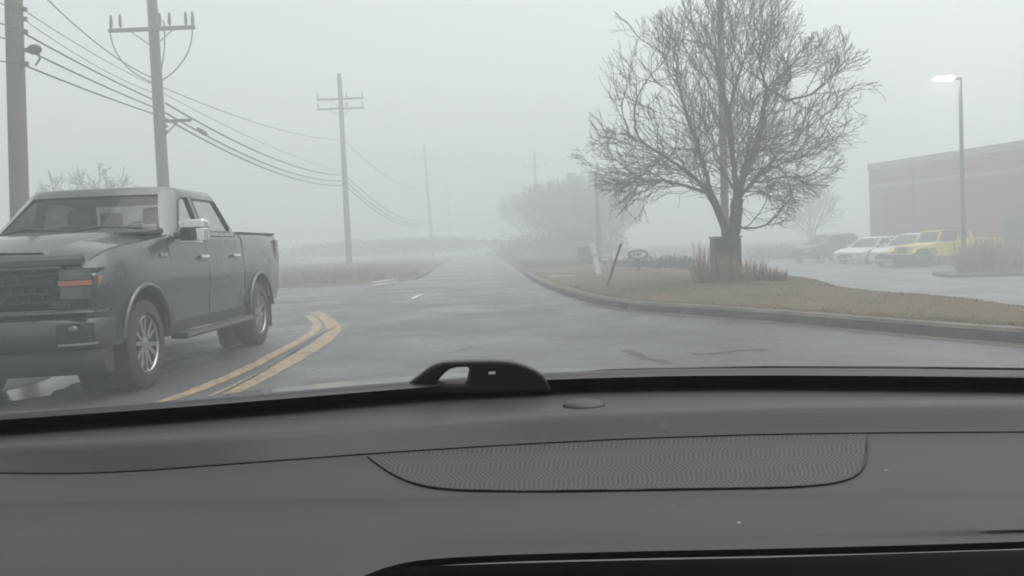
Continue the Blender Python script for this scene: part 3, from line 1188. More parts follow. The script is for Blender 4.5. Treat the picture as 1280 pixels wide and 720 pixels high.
# (name, from px,py,Y, to px,py,Y, sag, radius, label)
W = [
    ('overhead_cable', 29, 12, Y1, 196, 108, Y2, .10, .010, 'thin topmost cable between the thick pole and the looped pole'),
    ('overhead_cable', 29, 24, Y1, 198, 118, Y2, .16, .009, 'thin second cable between the thick pole and the looped pole'),
    ('overhead_cable', 29, 41, Y1, 199, 128, Y2, .05, .020, 'thick upper cable between the thick pole and the looped pole'),
    ('overhead_cable', 37, 64, Y1, 200, 137, Y2, .04, .020, 'thick middle cable leaving the splice box on the thick pole'),
    ('overhead_cable', 29, 81, Y1, 201, 145, Y2, .04, .020, 'thick lowest cable between the thick pole and the looped pole'),
    ('overhead_cable', -40, -110, 19, 190, 97, Y2, .45, .017, 'dark cable dropping steeply to the loops of the looped pole'),
    ('overhead_cable', 203, 109, Y2, 425, 175, Y3, .35, .015, 'thin topmost cable from the looped pole to the two armed pole'),
    ('overhead_cable', 203, 116, Y2, 430, 215, Y3, .3, .011, 'thinnest cable from the looped pole to the two armed pole'),
    ('overhead_cable', 207, 129, Y2, 432, 219, Y3, .55, .030, 'thick upper cable from the looped pole to the two armed pole'),
    ('overhead_cable', 207, 141, Y2, 432, 226, Y3, .6, .030, 'thick middle cable from the looped pole to the two armed pole'),
    ('overhead_cable', 207, 148, Y2, 433, 232, Y3, .6, .030, 'thick lowest cable from the looped pole to the two armed pole'),
    ('overhead_cable', 434, 178, Y3, 534, 232, Y4, 1.2, .020, 'thin topmost cable beyond the two armed pole'),
    ('overhead_cable', 434, 221, Y3, 537, 273, Y4, 1.2, .036, 'thick upper cable sagging beyond the two armed pole'),
    ('overhead_cable', 434, 228, Y3, 537, 275, Y4, 1.3, .036, 'thick middle cable sagging beyond the two armed pole'),
    ('overhead_cable', 434, 234, Y3, 537, 277, Y4, 1.3, .036, 'thick lowest cable sagging beyond the two armed pole'),
    ('overhead_cable', -170, -75, 12.5, 22, 12, Y1, .05, .010, 'thin topmost cable arriving at the thick pole from the frame edge'),
    ('overhead_cable', -170, -40, 12.5, 22, 36, Y1, .05, .014, 'thick upper cable arriving at the thick pole from the frame edge'),
    ('overhead_cable', -170, -10, 12.5, 22, 52, Y1, .05, .014, 'thick middle cable arriving at the thick pole from the frame edge'),
    ('overhead_cable', -170, 40, 12.5, 22, 79, Y1, .05, .014, 'thick lowest cable arriving at the thick pole from the frame edge'),
]
for w in W:
    wire(w[0], at(*w[1:4]), at(*w[4:7]), w[7], w[8], w[9], G)
sp = at(253, 165, 30.8)
o = MB().lathe([(.02, -.5), (.06, -.4), (.085, -.1), (.085, .2), (.05, .4), (.02, .5)], 'x', 10).build('cable_splice', M['black_plastic'], None, smooth=60)
d = at(430, 226, Y3) - at(207, 141, Y2)
o.location = sp
o.rotation_euler = (0, -math.atan2(d.z, math.hypot(d.x, d.y)) + .12, math.atan2(d.y, d.x))
tag(o, 'black splice case on the cables just past the looped pole', 'cable splice')

# ------------------------------------------------------------------ verge furniture
# cabinet behind the trunk
p = ground_at(909, 343, 19.5)
cab = thing('utility_cabinet', p, 'dark green utility cabinet behind the bare tree trunk', 'utility cabinet')
MB().box((-.30, -.25, 0), (.26, .25, .88)).build('cabinet_body', M['green_metal'], cab, bevel=.02)
MB().box((-.32, -.27, .885), (.28, .27, .92)).build('cabinet_lid', M['green_metal'], cab, bevel=.012)
MB().box((-.08, -.08, .922), (.14, .1, 1.03)).build('cabinet_vent', M['green_metal'], cab, bevel=.02)
MB().box((-.26, -.262, .12), (.22, -.252, .8)).build('cabinet_door', M['green_metal'], cab, bevel=.006)

def post_between(b, t, r, name, material, parent, n=10):
    return MB().tube([b, t], r, n).build(name, material, parent, smooth=40)


b = ground_at(749, 344, 27)
lw = thing('leaning_post', b, 'leaning white post with a short side arm', 'post', 'leaning posts on the verge')
t = at(740.5, 305, 27) - b
bb = Vector((0, 0, -.1))
MB().box((-.07, -.07, 0), (.07, .07, t.length + .1), Matrix.Translation(bb) @ t.normalized().to_track_quat('Z', 'Y').to_matrix().to_4x4()).build('post_shaft', M['white_wood'], lw, bevel=.008)
a1, a2 = at(725, 323, 26.93) - b, at(746, 318, 26.93) - b
dv = a2 - a1
MB().box((-.03, -.03, 0), (.03, .03, dv.length), Matrix.Translation(a1) @ dv.normalized().to_track_quat('Z', 'Y').to_matrix().to_4x4()).build('side_arm', M['concrete'], lw, bevel=.006)
b = ground_at(757, 358, 20)
ld = thing('leaning_post', b, 'dark leaning stake with a white tip', 'post', 'leaning posts on the verge')
t = at(778, 300, 20) - b
MB().tube([Vector((0, 0, -.1)) - t * .02, t * .93], .026, 8).build('post_shaft', M['black_metal'], ld, smooth=40)
MB().tube([t * .925, t], .033, 8).build('white_tip', M['white_wood'], ld, smooth=40)


def oval_sign(px, py, Y, rx, rz_, label, base_py):
    c = at(px, py, Y)
    b = Vector((c.x, c.y, float(terrain(c.x, c.y))))
    r = thing('oval_sign', b, label, 'sign', 'oval signs on the verge')
    zc = c.z - b.z
    n = 40
    def oval(a, h):
        return [(a * math.cos(2 * PI * k / n), h * math.sin(2 * PI * k / n)) for k in range(n)]
    MB().loft([[(x, -.05, zc + z) for x, z in oval(rx * .84, rz_ * .68)], [(x, .05, zc + z) for x, z in oval(rx * .84, rz_ * .68)]]).build('sign_face', M['sign_white'], r)
    ring = []
    for k in range(n):
        a = 2 * PI * k / n
        ring.append(Vector((rx * .92 * math.cos(a), 0, zc + rz_ * .85 * math.sin(a))))
    mb = MB()
    tr = min(rx, rz_) * .17
    rings = []
    for k in range(n):
        a = 2 * PI * k / n
        out = Vector((math.cos(a) / rx, 0, math.sin(a) / rz_)).normalized()
        rings.append([ring[k] + (out * math.cos(2 * PI * j / 8) * tr + Vector((0, 1, 0)) * math.sin(2 * PI * j / 8) * .09) for j in range(8)])
    rings.append(rings[0])
    mb.loft(rings, cap=False).build('sign_frame', M['black_metal'], r, smooth=60)
    MB().box((-.05, -.04, -.1), (.05, .04, zc - rz_ * .8)).build('sign_post', M['steel'], r)
    return r, zc


r, zc = oval_sign(797.5, 318, 29, .335, .165, 'bigger oval sign in a thick black frame above the low hedge', 330)
for x0, w_, h_ in ((-.16, .07, .07), (-.06, .09, .09), (.04, .05, .06)):
    MB().box((x0, -.058, zc - h_ / 2), (x0 + w_, -.052, zc + h_ / 2)).build('sign_mark', M['sign_grey'], r, bevel=.004)
MB().lathe([(.001, -.062), (.055, -.060), (.055, -.052), (.001, -.052)], 'y', 16, (.16, 0, zc)).build('sign_disc', M['white_wood'], r)
oval_sign(756, 323.5, 36, .22, .10, 'smaller faint oval sign between the leaning posts', 330)
p = ground_at(733, 320, 44)
pb = thing('transformer_box', p, 'hazy grey transformer box behind the leaning white post', 'transformer box')
MB().box((-.42, -.35, 0), (.38, .35, .72)).build('box_body', M['green_metal'], pb, bevel=.03)
MB().box((-.45, -.38, .722), (.41, .38, .78)).build('box_lid', M['green_metal'], pb, bevel=.02)

# ------------------------------------------------------------------ parking lot: light, cars, building
pl = at(1205, 300, 33)
lp = thing('lamp_post', (pl.x, pl.y, LOT_Z), 'tall steel lamp post with a lit lamp beside the yellow pickup', 'street lamp')
zt = at(1200, 97, 33)
topv = Vector((zt.x, zt.y, zt.z)) - Vector((pl.x, pl.y, LOT_Z))
MB().tube([(0, 0, .1), topv * .5, topv], [.085, .078, .066], 12).build('pole_shaft', M['steel'], lp, smooth=40)
MB().box((-.2, -.2, .0), (.2, .2, .16)).build('pole_base', M['concrete'], lp, bevel=.03)
MB().tube([topv + Vector((0, 0, -.03)), topv + Vector((-.3, -.03, -.03))], .045, 8).build('lamp_arm', M['steel'], lp, smooth=40)
hd = topv + Vector((-.6, -.05, -.02))
sec_l = [(-.36, .0), (-.30, .07), (.25, .09), (.32, .05), (.32, -.0)]
MB().prism(sec_l, 'y', -.17, .17).build('lamp_head', M['steel'], lp, bevel=.02).location = hd
MB().prism([(-.34, -.012), (-.34, .05), (.30, .05), (.30, -.012), (.22, -.055), (-.26, -.055)], 'y', -.182, .182).build('lamp_lens', emit_mat('lit lamp lens', (1, 1, .97), 45), lp, bevel=.015).location = hd + Vector((0, 0, -.004))


def wheel(parent, x, y, r, w, rim_r, side, rubber='rubber', rimm='alloy', spokes=6, fine=True, z=None):
    """tyre with a rim and spokes; side = +1 outer face towards +x"""
    z = r if z is None else z
    wt = bpy.data.objects.new('wheel', None)
    n = 40 if fine else 20
    prof = [(rim_r, -w * .42), (rim_r + .02, -w / 2), (r * .88, -w / 2), (r * .97, -w * .42), (r, -w * .28), (r, w * .28), (r * .97, w * .42), (r * .88, w / 2), (rim_r + .02, w / 2), (rim_r, w * .42)]
    mb = MB().lathe(prof, 'x', n, closed_prof=True)
    if fine:
        mb2 = mb
        for k in range(44):
            a = 2 * PI * k / 44
            for s in (-1, 1):
                m4 = Matrix.Rotation(a + (.035 if s > 0 else -.035), 4, 'X') @ Matrix.Translation((s * w * .25, 0, r))
                mb2.box((-w * .17, -.014, -.006), (w * .17, .014, .005), m4 @ Matrix.Rotation(.25 * s, 4, 'Z'))
    wh = MB()
    wh.v, wh.f, wh.mi = mb.v, mb.f, mb.mi
    wobj = wh.build('wheel', M[rubber], parent, smooth=35)
    wobj.location = (x, y, z)
    s = side
    f0 = w * .40 * s
    MB().lathe([(.01, f0 * .45), (rim_r * .98, f0 * .45), (rim_r * .98, f0 * .2), (.01, f0 * .2)], 'x', n).build('rim_well', M['gloss_black'], wobj)
    rm = MB().lathe([(rim_r * .93, f0 * .4), (rim_r * .93, f0 * 1.0), (rim_r * .97, f0 * 1.12), (rim_r * 1.02, f0 * 1.05), (rim_r * 1.01, f0 * .4)], 'x', n, closed_prof=True)
    for k in range(spokes):
        for da in ((-.17, .17) if fine else (0,)):
            a = 2 * PI * k / spokes + .2
            m4 = Matrix.Rotation(a, 4, 'X')
            t0, t1 = (rim_r * .22, rim_r * .95)
            o0, o1 = da * t0 * .8, da * t1 * 1.35
            hw0, hw1 = (rim_r * .085, rim_r * .075) if fine else (rim_r * .13, rim_r * .1)
            xa, xb = f0 * .78, f0 * 1.02
            P = [Vector((xa, o0 - hw0, t0)), Vector((xa, o0 + hw0, t0)), Vector((xa, o1 + hw1, t1)), Vector((xa, o1 - hw1, t1)),
                 Vector((xb * .92, o0 - hw0, t0)), Vector((xb * .92, o0 + hw0, t0)), Vector((xb, o1 + hw1, t1)), Vector((xb, o1 - hw1, t1))]
            rm.add([m4 @ p for p in P], [(3, 2, 1, 0), (4, 5, 6, 7), (0, 1, 5, 4), (1, 2, 6, 5), (2, 3, 7, 6), (3, 0, 4, 7)])
    rm.lathe([(.001, f0 * 1.0), (rim_r * .2, f0 * .98), (rim_r * .26, f0 * .9), (rim_r * .26, f0 * .5), (.001, f0 * .5)], 'x', n)
    rm.build('rim', M[rimm], wobj, smooth=30)
    return wobj


def sect(y, wb, wm, wt, zb, zm, zt, crown):
    half = [(0, zb), (wb * .9, zb), (wb, zb + .06), (wm - .012, zm - .17), (wm, zm), (wm - .012, zm + .12), (wt + .006, zt - .06), (wt - .035, zt), (wt * .6, zt + crown * .75), (0, zt + crown)]
    ring = [(x, y, z) for x, z in half] + [(-x, y, z) for x, z in half[-2:0:-1]]
    return ring


def cyl_cutter(x0, x1, y, z, r):
    return MB().lathe([(r, x0), (r, x1)], 'x', 40, (0, y, z)).build('cutter', M['black_plastic'])


def interp_st(st, y):
    for a, b in zip(st, st[1:]):
        if a[0] <= y <= b[0]:
            t = (y - a[0]) / (b[0] - a[0])
            return [p + (q - p) * t for p, q in zip(a, b)]
    return st[0] if y < st[0][0] else st[-1]


# ---- the dark grey pickup
pf, pr_ = gp(190, 485), gp(327, 431)
hd_ = math.atan2(pr_.y - pf.y, pr_.x - pf.x) - PI / 2
axis_dir = Vector((-math.sin(hd_), math.cos(hd_), 0))
side_dir = Vector((math.cos(hd_), math.sin(hd_), 0))
base = pf - side_dir * 1.0
WB = 3.68
truck = thing('pickup_truck', (base.x, base.y, 0), 'dark grey crew cab pickup truck passing close in the oncoming lane', 'pickup truck', rz=hd_)

ST = [(-.80, .88, .91, .85, .62, .95, 1.15, .02), (-.72, .93, .955, .89, .60, .97, 1.22, .045), (-.52, .955, .99, .925, .56, 1.0, 1.285, .06), (-.2, .965, 1.005, .94, .52, 1.0, 1.33, .07),
      (.2, .97, 1.01, .95, .50, 1.0, 1.365, .07), (.55, .97, 1.008, .955, .50, 1.0, 1.40, .05), (.78, .97, 1.003, .957, .50, 1.0, 1.425, .03), (1.0, .97, 1.0, .957, .50, 1.0, 1.44, .0), (2.0, .97, 1.0, .957, .50, 1.0, 1.445, 0), (3.04, .97, 1.0, .957, .50, 1.0, 1.45, 0)]
body = MB().loft([sect(*s) for s in ST]).build('body', M['paint'], truck)
cut(body, [cyl_cutter(.60, 1.2, 0, .42, .52), cyl_cutter(-1.2, -.60, 0, .42, .52)])
smooth(body, 32)
BED = [(3.075, .97, 1.0, .962, .55, 1.0, 1.455, 0), (3.3, .97, 1.004, .962, .55, 1.0, 1.457, 0), (3.68, .97, 1.012, .962, .55, 1.0, 1.46, 0), (4.1, .97, 1.004, .962, .55, 1.0, 1.462, 0), (4.72, .965, .985, .95, .60, 1.0, 1.465, 0), (4.79, .94, .955, .93, .62, 1.0, 1.46, 0)]
bed = MB().loft([sect(*s) for s in BED]).build('bed', M['paint'], truck)
cut(bed, [cyl_cutter(.60, 1.2, WB, .42, .52), cyl_cutter(-1.2, -.60, WB, .42, .52), MB().box((-.84, 3.15, .85), (.84, 4.70, 1.8)).build('cutter', M['paint'])])
smooth(bed, 32)
MB().box((-.94, 3.08, 1.463), (-.845, 4.76, 1.485)).box((.845, 3.08, 1.463), (.94, 4.76, 1.485)).box((-.84, 4.71, 1.463), (.84, 4.78, 1.482)).build('bed_rail_cap', M['black_plastic'], truck, bevel=.006)
# chassis and wheel wells in black
MB().box((-.55, -.6, .36), (.55, 4.7, .64)).build('chassis', M['black_plastic'], truck)
for s in (-1, 1):
    for yy in (0, WB):
        xs_ = (.56 * s, .62 * s)
        MB().lathe([(.54, min(xs_)), (.54, max(xs_))], 'x', 32, (0, yy, .44)).build('wheel_well', M['black_plastic'], truck)
        # flared arch lip
        pts = []
        for k in range(25):
            a = R(-18) + (PI + R(36)) * k / 24
            zz = .42 + .535 * math.sin(a)
            if zz < .44:
                continue
            xx = interp_st(ST if yy == 0 else BED, yy)[2] + .004
            pts.append((s * (xx - .02 * (1 - math.sin(max(a, 0)) if a < PI else 1) * .4), yy + .535 * math.cos(a), zz))
        MB().tube(pts, .024, 8).build('arch_lip', M['paint'], truck, smooth=50)

# greenhouse shell
def ring_gh(z, pts):
    return [(x, y, z) for x, y in pts] + [(-x, y, z) for x, y in pts[-2:0:-1]]


def gh(z, inset=0.0):
    """outline of the cab at height z"""
    t = min(max((z - 1.43) / (1.90 - 1.43), 0), 1)
    lo = [(0, .56), (.45, .60), (.76, .72), (.90, .86), (.945, 1.02), (.955, 1.25), (.955, 2.85), (.93, 2.98), (.86, 3.02), (0, 3.03)]
    hi = [(0, 1.24), (.42, 1.26), (.66, 1.33), (.76, 1.42), (.79, 1.53), (.80, 1.66), (.80, 2.50), (.785, 2.58), (.73, 2.62), (0, 2.64)]
    P = [(a[0] + (b[0] - a[0]) * t, a[1] + (b[1] - a[1]) * t) for a, b in zip(lo, hi)]
    if inset:
        cy = (P[0][1] + P[-1][1]) / 2
        hy = (P[-1][1] - P[0][1]) / 2
        P = [(x * (1 - inset / .9), cy + (y - cy) * (1 - inset / hy)) for x, y in P]
    return P


def gh_cap(z, f, dz):
    P = gh(1.90)
    cy = (P[0][1] + P[-1][1]) / 2
    return [(x * f, cy + (y - cy) * f) for x, y in P]


rings = [ring_gh(1.425, gh(1.43)), ring_gh(1.60, gh(1.60)), ring_gh(1.78, gh(1.78)), ring_gh(1.90, gh(1.90)), ring_gh(1.935, gh_cap(0, .955, 0)), ring_gh(1.955, gh_cap(0, .88, 0)), ring_gh(1.975, gh_cap(0, .55, 0))]
cabm = MB().loft(rings).build('cab', M['paint'], truck)
inner = MB().loft([ring_gh(1.40, gh(1.43, .06)), ring_gh(1.70, gh(1.70, .06)), ring_gh(1.89, gh(1.89, .06))]).build('cutter', M['seat'])
W1 = [(1.06, 1.475), (1.68, 1.475), (1.68, 1.845), (1.50, 1.845), (1.40, 1.80)]
W2 = [(1.80, 1.475), (2.72, 1.475), (2.75, 1.51), (2.56, 1.83), (2.53, 1.845), (1.80, 1.845)]
c1 = MB().prism(W1, 'x', -1.3, 1.3).build('cutter', M['seat'])
c2_ = MB().prism(W2, 'x', -1.3, 1.3).build('cutter', M['seat'])
c3 = MB().prism([(-.82, 1.46), (.82, 1.46), (.66, 1.865), (-.66, 1.865)], 'y', .2, 1.75).build('cutter', M['seat'])
c4 = MB().prism([(-.76, 1.50), (.76, 1.50), (.64, 1.84), (-.64, 1.84)], 'y', 2.45, 3.3).build('cutter', M['seat'])
cut(cabm, [inner, c1, c2_, c3, c4])
smooth(cabm, 32)


def gh_x(z):
    t = (z - 1.43) / .47
    return .955 + (.80 - .955) * t


def side_pane(poly, s, name, off=.022):
    cy = sum(p[0] for p in poly) / len(poly)
    cz_ = sum(p[1] for p in poly) / len(poly)
    pts = [(cy + (y - cy) * 1.03, cz_ + (z - cz_) * 1.05) for y, z in poly]
    a = [(s * (gh_x(z) - off), y, z) for y, z in pts]
    b = [(s * (gh_x(z) - off - .005), y, z) for y, z in pts]
    o = MB().loft([a, b]).build(name, M['tint'], truck)
    # black frame round the opening
    fr = [(s * (gh_x(z) - .004), y, z) for y, z in poly]
    MB().tube(fr + [fr[0], fr[1]], .011, 6).build('window_trim', M['gloss_black'], o)
    return o


for s in (-1, 1):
    side_pane(W1, s, 'front_window')
    side_pane(W2, s, 'rear_window')
rows = []
for z in np.linspace(1.45, 1.875, 6):
    P = gh(float(z), .018)[:5]
    rows.append([(-x, y, float(z)) for x, y in P[:0:-1]] + [(x, y, float(z)) for x, y in P])
ws = MB().grid(rows).build('windshield', M['screen'], truck, smooth=60)
rows = [[(-.78, 2.99 - .01, 1.49), (.78, 2.98, 1.49)], [(-.66, 2.70, 1.85), (.66, 2.70, 1.85)]]
MB().grid(rows).build('back_window', M['tint'], truck)
MB().box((.62, .80, 1.515), (.76, .806, 1.545), Matrix.Translation((0, .11, 0))).build('sticker', M['sticker'], ws)
# seats, steering wheel
for x in (-.42, .42):
    for y in (1.75, 2.55):
        MB().box((x - .24, y - .06, 1.42), (x + .24, y + .08, 1.58)).box((x - .13, y - .03, 1.58), (x + .13, y + .07, 1.76)).build('seat', M['seat'], truck, bevel=.04)
MB().box((-.85, .85, 1.42), (.85, 1.15, 1.50)).build('dash_top', M['seat'], truck, bevel=.03)
sw = [Vector((.42 + .18 * math.cos(2 * PI * k / 20), 1.3 + .06 * math.sin(2 * PI * k / 20), 1.42 + .17 * math.sin(2 * PI * k / 20))) for k in range(21)]
MB().tube(sw, .015, 6).build('steering_wheel', M['seat'], truck)

# doors: proud panels following the side
def side_x(z):
    P = [(.56, .97), (.83, .988), (1.0, 1.0), (1.12, .988), (1.385, .963), (1.445, .925)]
    for a, b in zip(P, P[1:]):
        if z <= b[0]:
            return a[1] + (b[1] - a[1]) * (z - a[0]) / (b[0] - a[0])
    return P[-1][1]


zs = [.575, .66, .75, .83, .92, 1.0, 1.06, 1.12, 1.25, 1.385]
for s in (-1, 1):
    for nm, y0, y1 in (('front_door', .66, 1.735), ('rear_door', 1.75, 2.86)):
        def zb_cut(y):
            return 0
        r1 = [[(s * (side_x(z) + .006 + (-.012 if .62 < z < .80 else 0)), y, z) for z in zs] for y in (y0, y0 + .02, (y0 + y1) / 2, y1 - .02, y1)]
        r0 = [[(s * (side_x(z) - .015), y, z) for z in zs] for y in (y0, y0 + .02, (y0 + y1) / 2, y1 - .02, y1)]
        mb = MB()
        mb.grid(r1)
        mb.grid(r0)
        nz = len(zs)
        off = 5 * nz
        bd = [i for i in range(nz)] + [i * nz + nz - 1 for i in range(1, 5)] + [4 * nz + i for i in range(nz - 2, -1, -1)] + [i * nz for i in range(3, 0, -1)]
        for a_, b_ in zip(bd, bd[1:] + bd[:1]):
            mb.f.append((a_, b_, b_ + off, a_ + off))
            mb.mi.append(0)
        dr = mb.build(nm, M['paint'], truck, smooth=25)
        hy = y1 - .16
        MB().box((-.02, -.115, -.022), (.02, .115, .022)).build('handle', M['chrome'], dr, bevel=.014).location = (s * (side_x(1.18) + .035), hy, 1.19)
        MB().box((-.006, -.10, -.035), (.006, .10, .035)).build('handle_recess', M['gloss_black'], dr, bevel=.004).location = (s * (side_x(1.17) + .004), hy, 1.17)
    for y in (.65, 1.742, 2.868, 3.058):
        pts = [(s * (side_x(z) - .002), y, z) for z in zs]
        MB().tube(pts, .0075, 5).build('door_seam', M['gloss_black'], truck)
    # rocker, running board
    MB().prism([(s * .80, .42), (s * .965, .42), (s * .975, .56), (s * .80, .56)], 'y', .55, 3.12).build('rocker_panel', M['black_plastic'], truck, bevel=.01)
    rb = MB().prism([(s * .93, .385), (s * 1.085, .375), (s * 1.10, .40), (s * 1.09, .445), (s * .93, .45)], 'y', .70, 3.0).build('running_board', M['black_plastic'], truck, bevel=.012)
    MB().prism([(s * .99, .4495), (s * 1.075, .4485), (s * 1.075, .456), (s * .99, .457)], 'y', .95, 1.55).build('step_pad', M['alloy'], rb)
    MB().prism([(s * 1.092, .395), (s * 1.104, .40), (s * 1.098, .43), (s * 1.090, .43)], 'y', .72, 2.98).build('board_trim', M['steel'], rb)
    # mirror
    mr = MB().loft([[(s * (1.02 + x), .86 + y, z) for x, y, z in row] for row in (
        [(0, 0, 1.36), (0, .13, 1.36), (0, .13, 1.53), (0, 0, 1.53)],
        [(.12, -.04, 1.335), (.12, .13, 1.335), (.12, .13, 1.55), (.12, -.04, 1.55)],
        [(.24, -.03, 1.34), (.24, .12, 1.34), (.24, .12, 1.55), (.24, -.03, 1.55)],
        [(.275, .03, 1.37), (.275, .11, 1.37), (.275, .11, 1.53), (.275, .03, 1.53)])]).build('mirror', M['gloss_black'], truck, bevel=.02)
    MB().loft([[(s * (1.02 + x), .86 + y, z) for x, y, z in row] for row in (
        [(.0, -.03, 1.475), (.0, .06, 1.475), (.0, .06, 1.555), (.0, -.03, 1.555)],
        [(.12, -.056, 1.475), (.12, .06, 1.475), (.12, .06, 1.57), (.12, -.056, 1.57)],
        [(.25, -.046, 1.475), (.25, .06, 1.475), (.25, .06, 1.57), (.25, -.046, 1.57)],
        [(.288, .02, 1.475), (.288, .06, 1.475), (.288, .06, 1.555), (.288, .02, 1.555)])]).build('mirror_cap', M['chrome'], mr, bevel=.018)
    MB().loft([[(s * (1.02 + x), .86 + y, z) for x, y, z in row] for row in (
        [(.18, -.052, 1.35), (.18, .05, 1.35), (.18, .05, 1.48), (.18, -.052, 1.48)],
        [(.25, -.046, 1.345), (.25, .05, 1.345), (.25, .05, 1.48), (.25, -.046, 1.48)],
        [(.288, .02, 1.36), (.288, .05, 1.36), (.288, .05, 1.48), (.288, .02, 1.48)])]).build('mirror_edge', M['chrome'], mr, bevel=.012)
    MB().prism([(s * 1.04, 1.335), (s * 1.26, 1.328), (s * 1.26, 1.352), (s * 1.04, 1.358)], 'y', .81, .83).build('mirror_trim', M['chrome'], mr, bevel=.004)
    MB().tube([(s * .95, .93, 1.42), (s * 1.06, .91, 1.42)], .04, 8).build('mirror_arm', M['gloss_black'], mr)
    # fender badge, marker
    MB().box((-.006, -.09, -.02), (.006, .09, .02)).build('fender_badge', M['alloy'], truck, bevel=.004).location = (s * (side_x(1.22) + .012), .5, 1.225)
    # tail lamp, flap
    MB().box((s * .93 if s > 0 else -.975, 4.62, .98), (.975 if s > 0 else -.93, 4.80, 1.40)).build('tail_light', M['red_lens'], truck, bevel=.03)
    MB().box((s * .75 if s > 0 else -.99, WB + .50, .20), (.99 if s > 0 else -.75, WB + .52, .62)).build('mud_flap', M['rubber'], truck, bevel=.005)
    # hood seam line
    pts = []
    for y in np.linspace(-.74, .74, 16):
        q = interp_st(ST, float(y))
        pts.append((s * (q[3] - .03), float(y), q[6] + .001))
    MB().tube(pts, .006, 5).build('hood_seam', M['gloss_black'], truck)

# hood bulge
rows = []
for y, w0, h in ((-.70, .50, .012), (-.4, .55, .03), (.1, .58, .035), (.5, .60, .03), (.62, .60, .0)):
    q = interp_st(ST, y)
    zt0 = q[6] + q[7] * .85
    rows.append([(-w0, y, zt0 - .02), (-w0 + .06, y, zt0 + h), (0, y, zt0 + h + .012), (w0 - .06, y, zt0 + h), (w0, y, zt0 - .02)])
MB().grid(rows).build('hood_bulge', M['paint'], truck, smooth=50)
# cowl and wipers
MB().prism([(.50, 1.435), (.86, 1.455), (.86, 1.47), (.62, 1.475), (.50, 1.46)], 'x', -.86, .86).build('cowl', M['black_plastic'], truck, bevel=.006)
for x0, x1 in ((-.72, -.05), (.02, .72)):
    MB().tube([(x0, .70 if abs(x0) > .3 else .60, 1.485), ((x0 + x1) / 2, .60, 1.525), (x1, .62 if abs(x1) < .3 else .70, 1.50)], .014, 6).build('wiper', M['black_plastic'], truck)
# hood front lip: dark deflector
MB().prism([(-.835, 1.165), (-.81, 1.215), (-.74, 1.25), (-.72, 1.235), (-.79, 1.16)], 'x', -.80, .80).build('hood_deflector', M['black_plastic'], truck, bevel=.006)

# grille
gr = MB().prism([(-.835, .80), (-.845, .84), (-.855, 1.0), (-.84, 1.14), (-.80, 1.15), (-.79, .80)], 'x', -.66, .66).build('grille', M['black_plastic'], truck, bevel=.01)
fr = MB()
for k in range(4):
    z = .86 + .075 * k
    fr.box((-.64, -.872, z - .012), (.64, -.845, z + .012))
fr.build('grille_bar', M['black_plastic'], gr, bevel=.005)
MB().box((-.66, -.875, 1.128), (.66, -.84, 1.155)).build('grille_frame', M['paint'], gr, bevel=.008)
hx = MB()
for i in range(13):
    for j in range(4):
        x, z = -.60 + i * .1 + (.05 if j % 2 else 0), .898 + .075 * j
        if x > .62:
            continue
        hx.tube([(x, -.874, z - .022), (x, -.86, z + .022)], .008, 4)
hx.build('grille_mesh', M['black_plastic'], gr)
MB().loft([[(x * .13, -.885, 1.0 + z * .055) for x, z in ((math.cos(2 * PI * k / 24), math.sin(2 * PI * k / 24)) for k in range(24))], [(x * .13, -.85, 1.0 + z * .055) for x, z in ((math.cos(2 * PI * k / 24), math.sin(2 * PI * k / 24)) for k in range(24))]]).build('emblem_plate', M['gloss_black'], gr, bevel=.006)
for s in (-1, 1):
    # headlamp wraps round the corner
    rings = []
    for x, y in ((.63, -.848), (.76, -.842), (.86, -.815), (.915, -.765), (.945, -.69)):
        rings.append([(s * x, y, .815), (s * x, y - .004, .98), (s * x, y + .004, 1.135), (s * (x - .03), y + .10, 1.135), (s * (x - .03), y + .10, .815)])
    hl = MB().loft(rings).build('headlight', M['gloss_black'], truck, smooth=40)
    def lens(xa, xb, za, zb, name, material, pr=.012):
        xs__ = np.linspace(xa, xb, 6)
        rr = []
        for x in xs__:
            y = np.interp(x, [.63, .76, .86, .915, .945], [-.848, -.842, -.815, -.765, -.69]) - pr
            rr.append([(s * x, y, za), (s * x, y, zb), (s * x, y + .03, zb), (s * x, y + .03, za)])
        return MB().loft(rr).build(name, material, hl, smooth=50)
    lens(.645, .875, 1.045, 1.125, 'lamp_lens', M['lamp_lens'])
    lens(.645, .875, .885, .985, 'lamp_lens', M['lamp_lens'])
    lens(.635, .885, .995, 1.035, 'turn_signal', M['amber'], .02)
    lens(.925, .942, .94, 1.07, 'side_marker', M['amber'], .03)
    lens(.58, .72, .815, .86, 'lamp_trim', M['paint'], .025)
    # fog lamp pocket on the bumper
# bumper: swept round the corners
def bsec(x, y0, z0, z1, dep, taper=0):
    return [(x, y0 + .05, z0), (x, y0 + .0, z0 + .05), (x, y0 - .01, (z0 + z1) / 2), (x, y0 + .0, z1 - .03), (x, y0 + .03, z1), (x, y0 + dep, z1), (x, y0 + dep, z0)]


def bump(nm, z0, z1, yoff, material, xm=.97):
    xs__ = [-xm, -.93, -.85, -.7, -.4, 0, .4, .7, .85, .93, xm]
    rr = []
    for x in xs__:
        a = abs(x)
        y = np.interp(a, [0, .4, .7, .85, .93, .97], [-.97, -.965, -.935, -.88, -.80, -.64]) + yoff
        rr.append(bsec(x, float(y), z0, z1, .16))
    return MB().loft(rr).build(nm, material, truck, smooth=40)


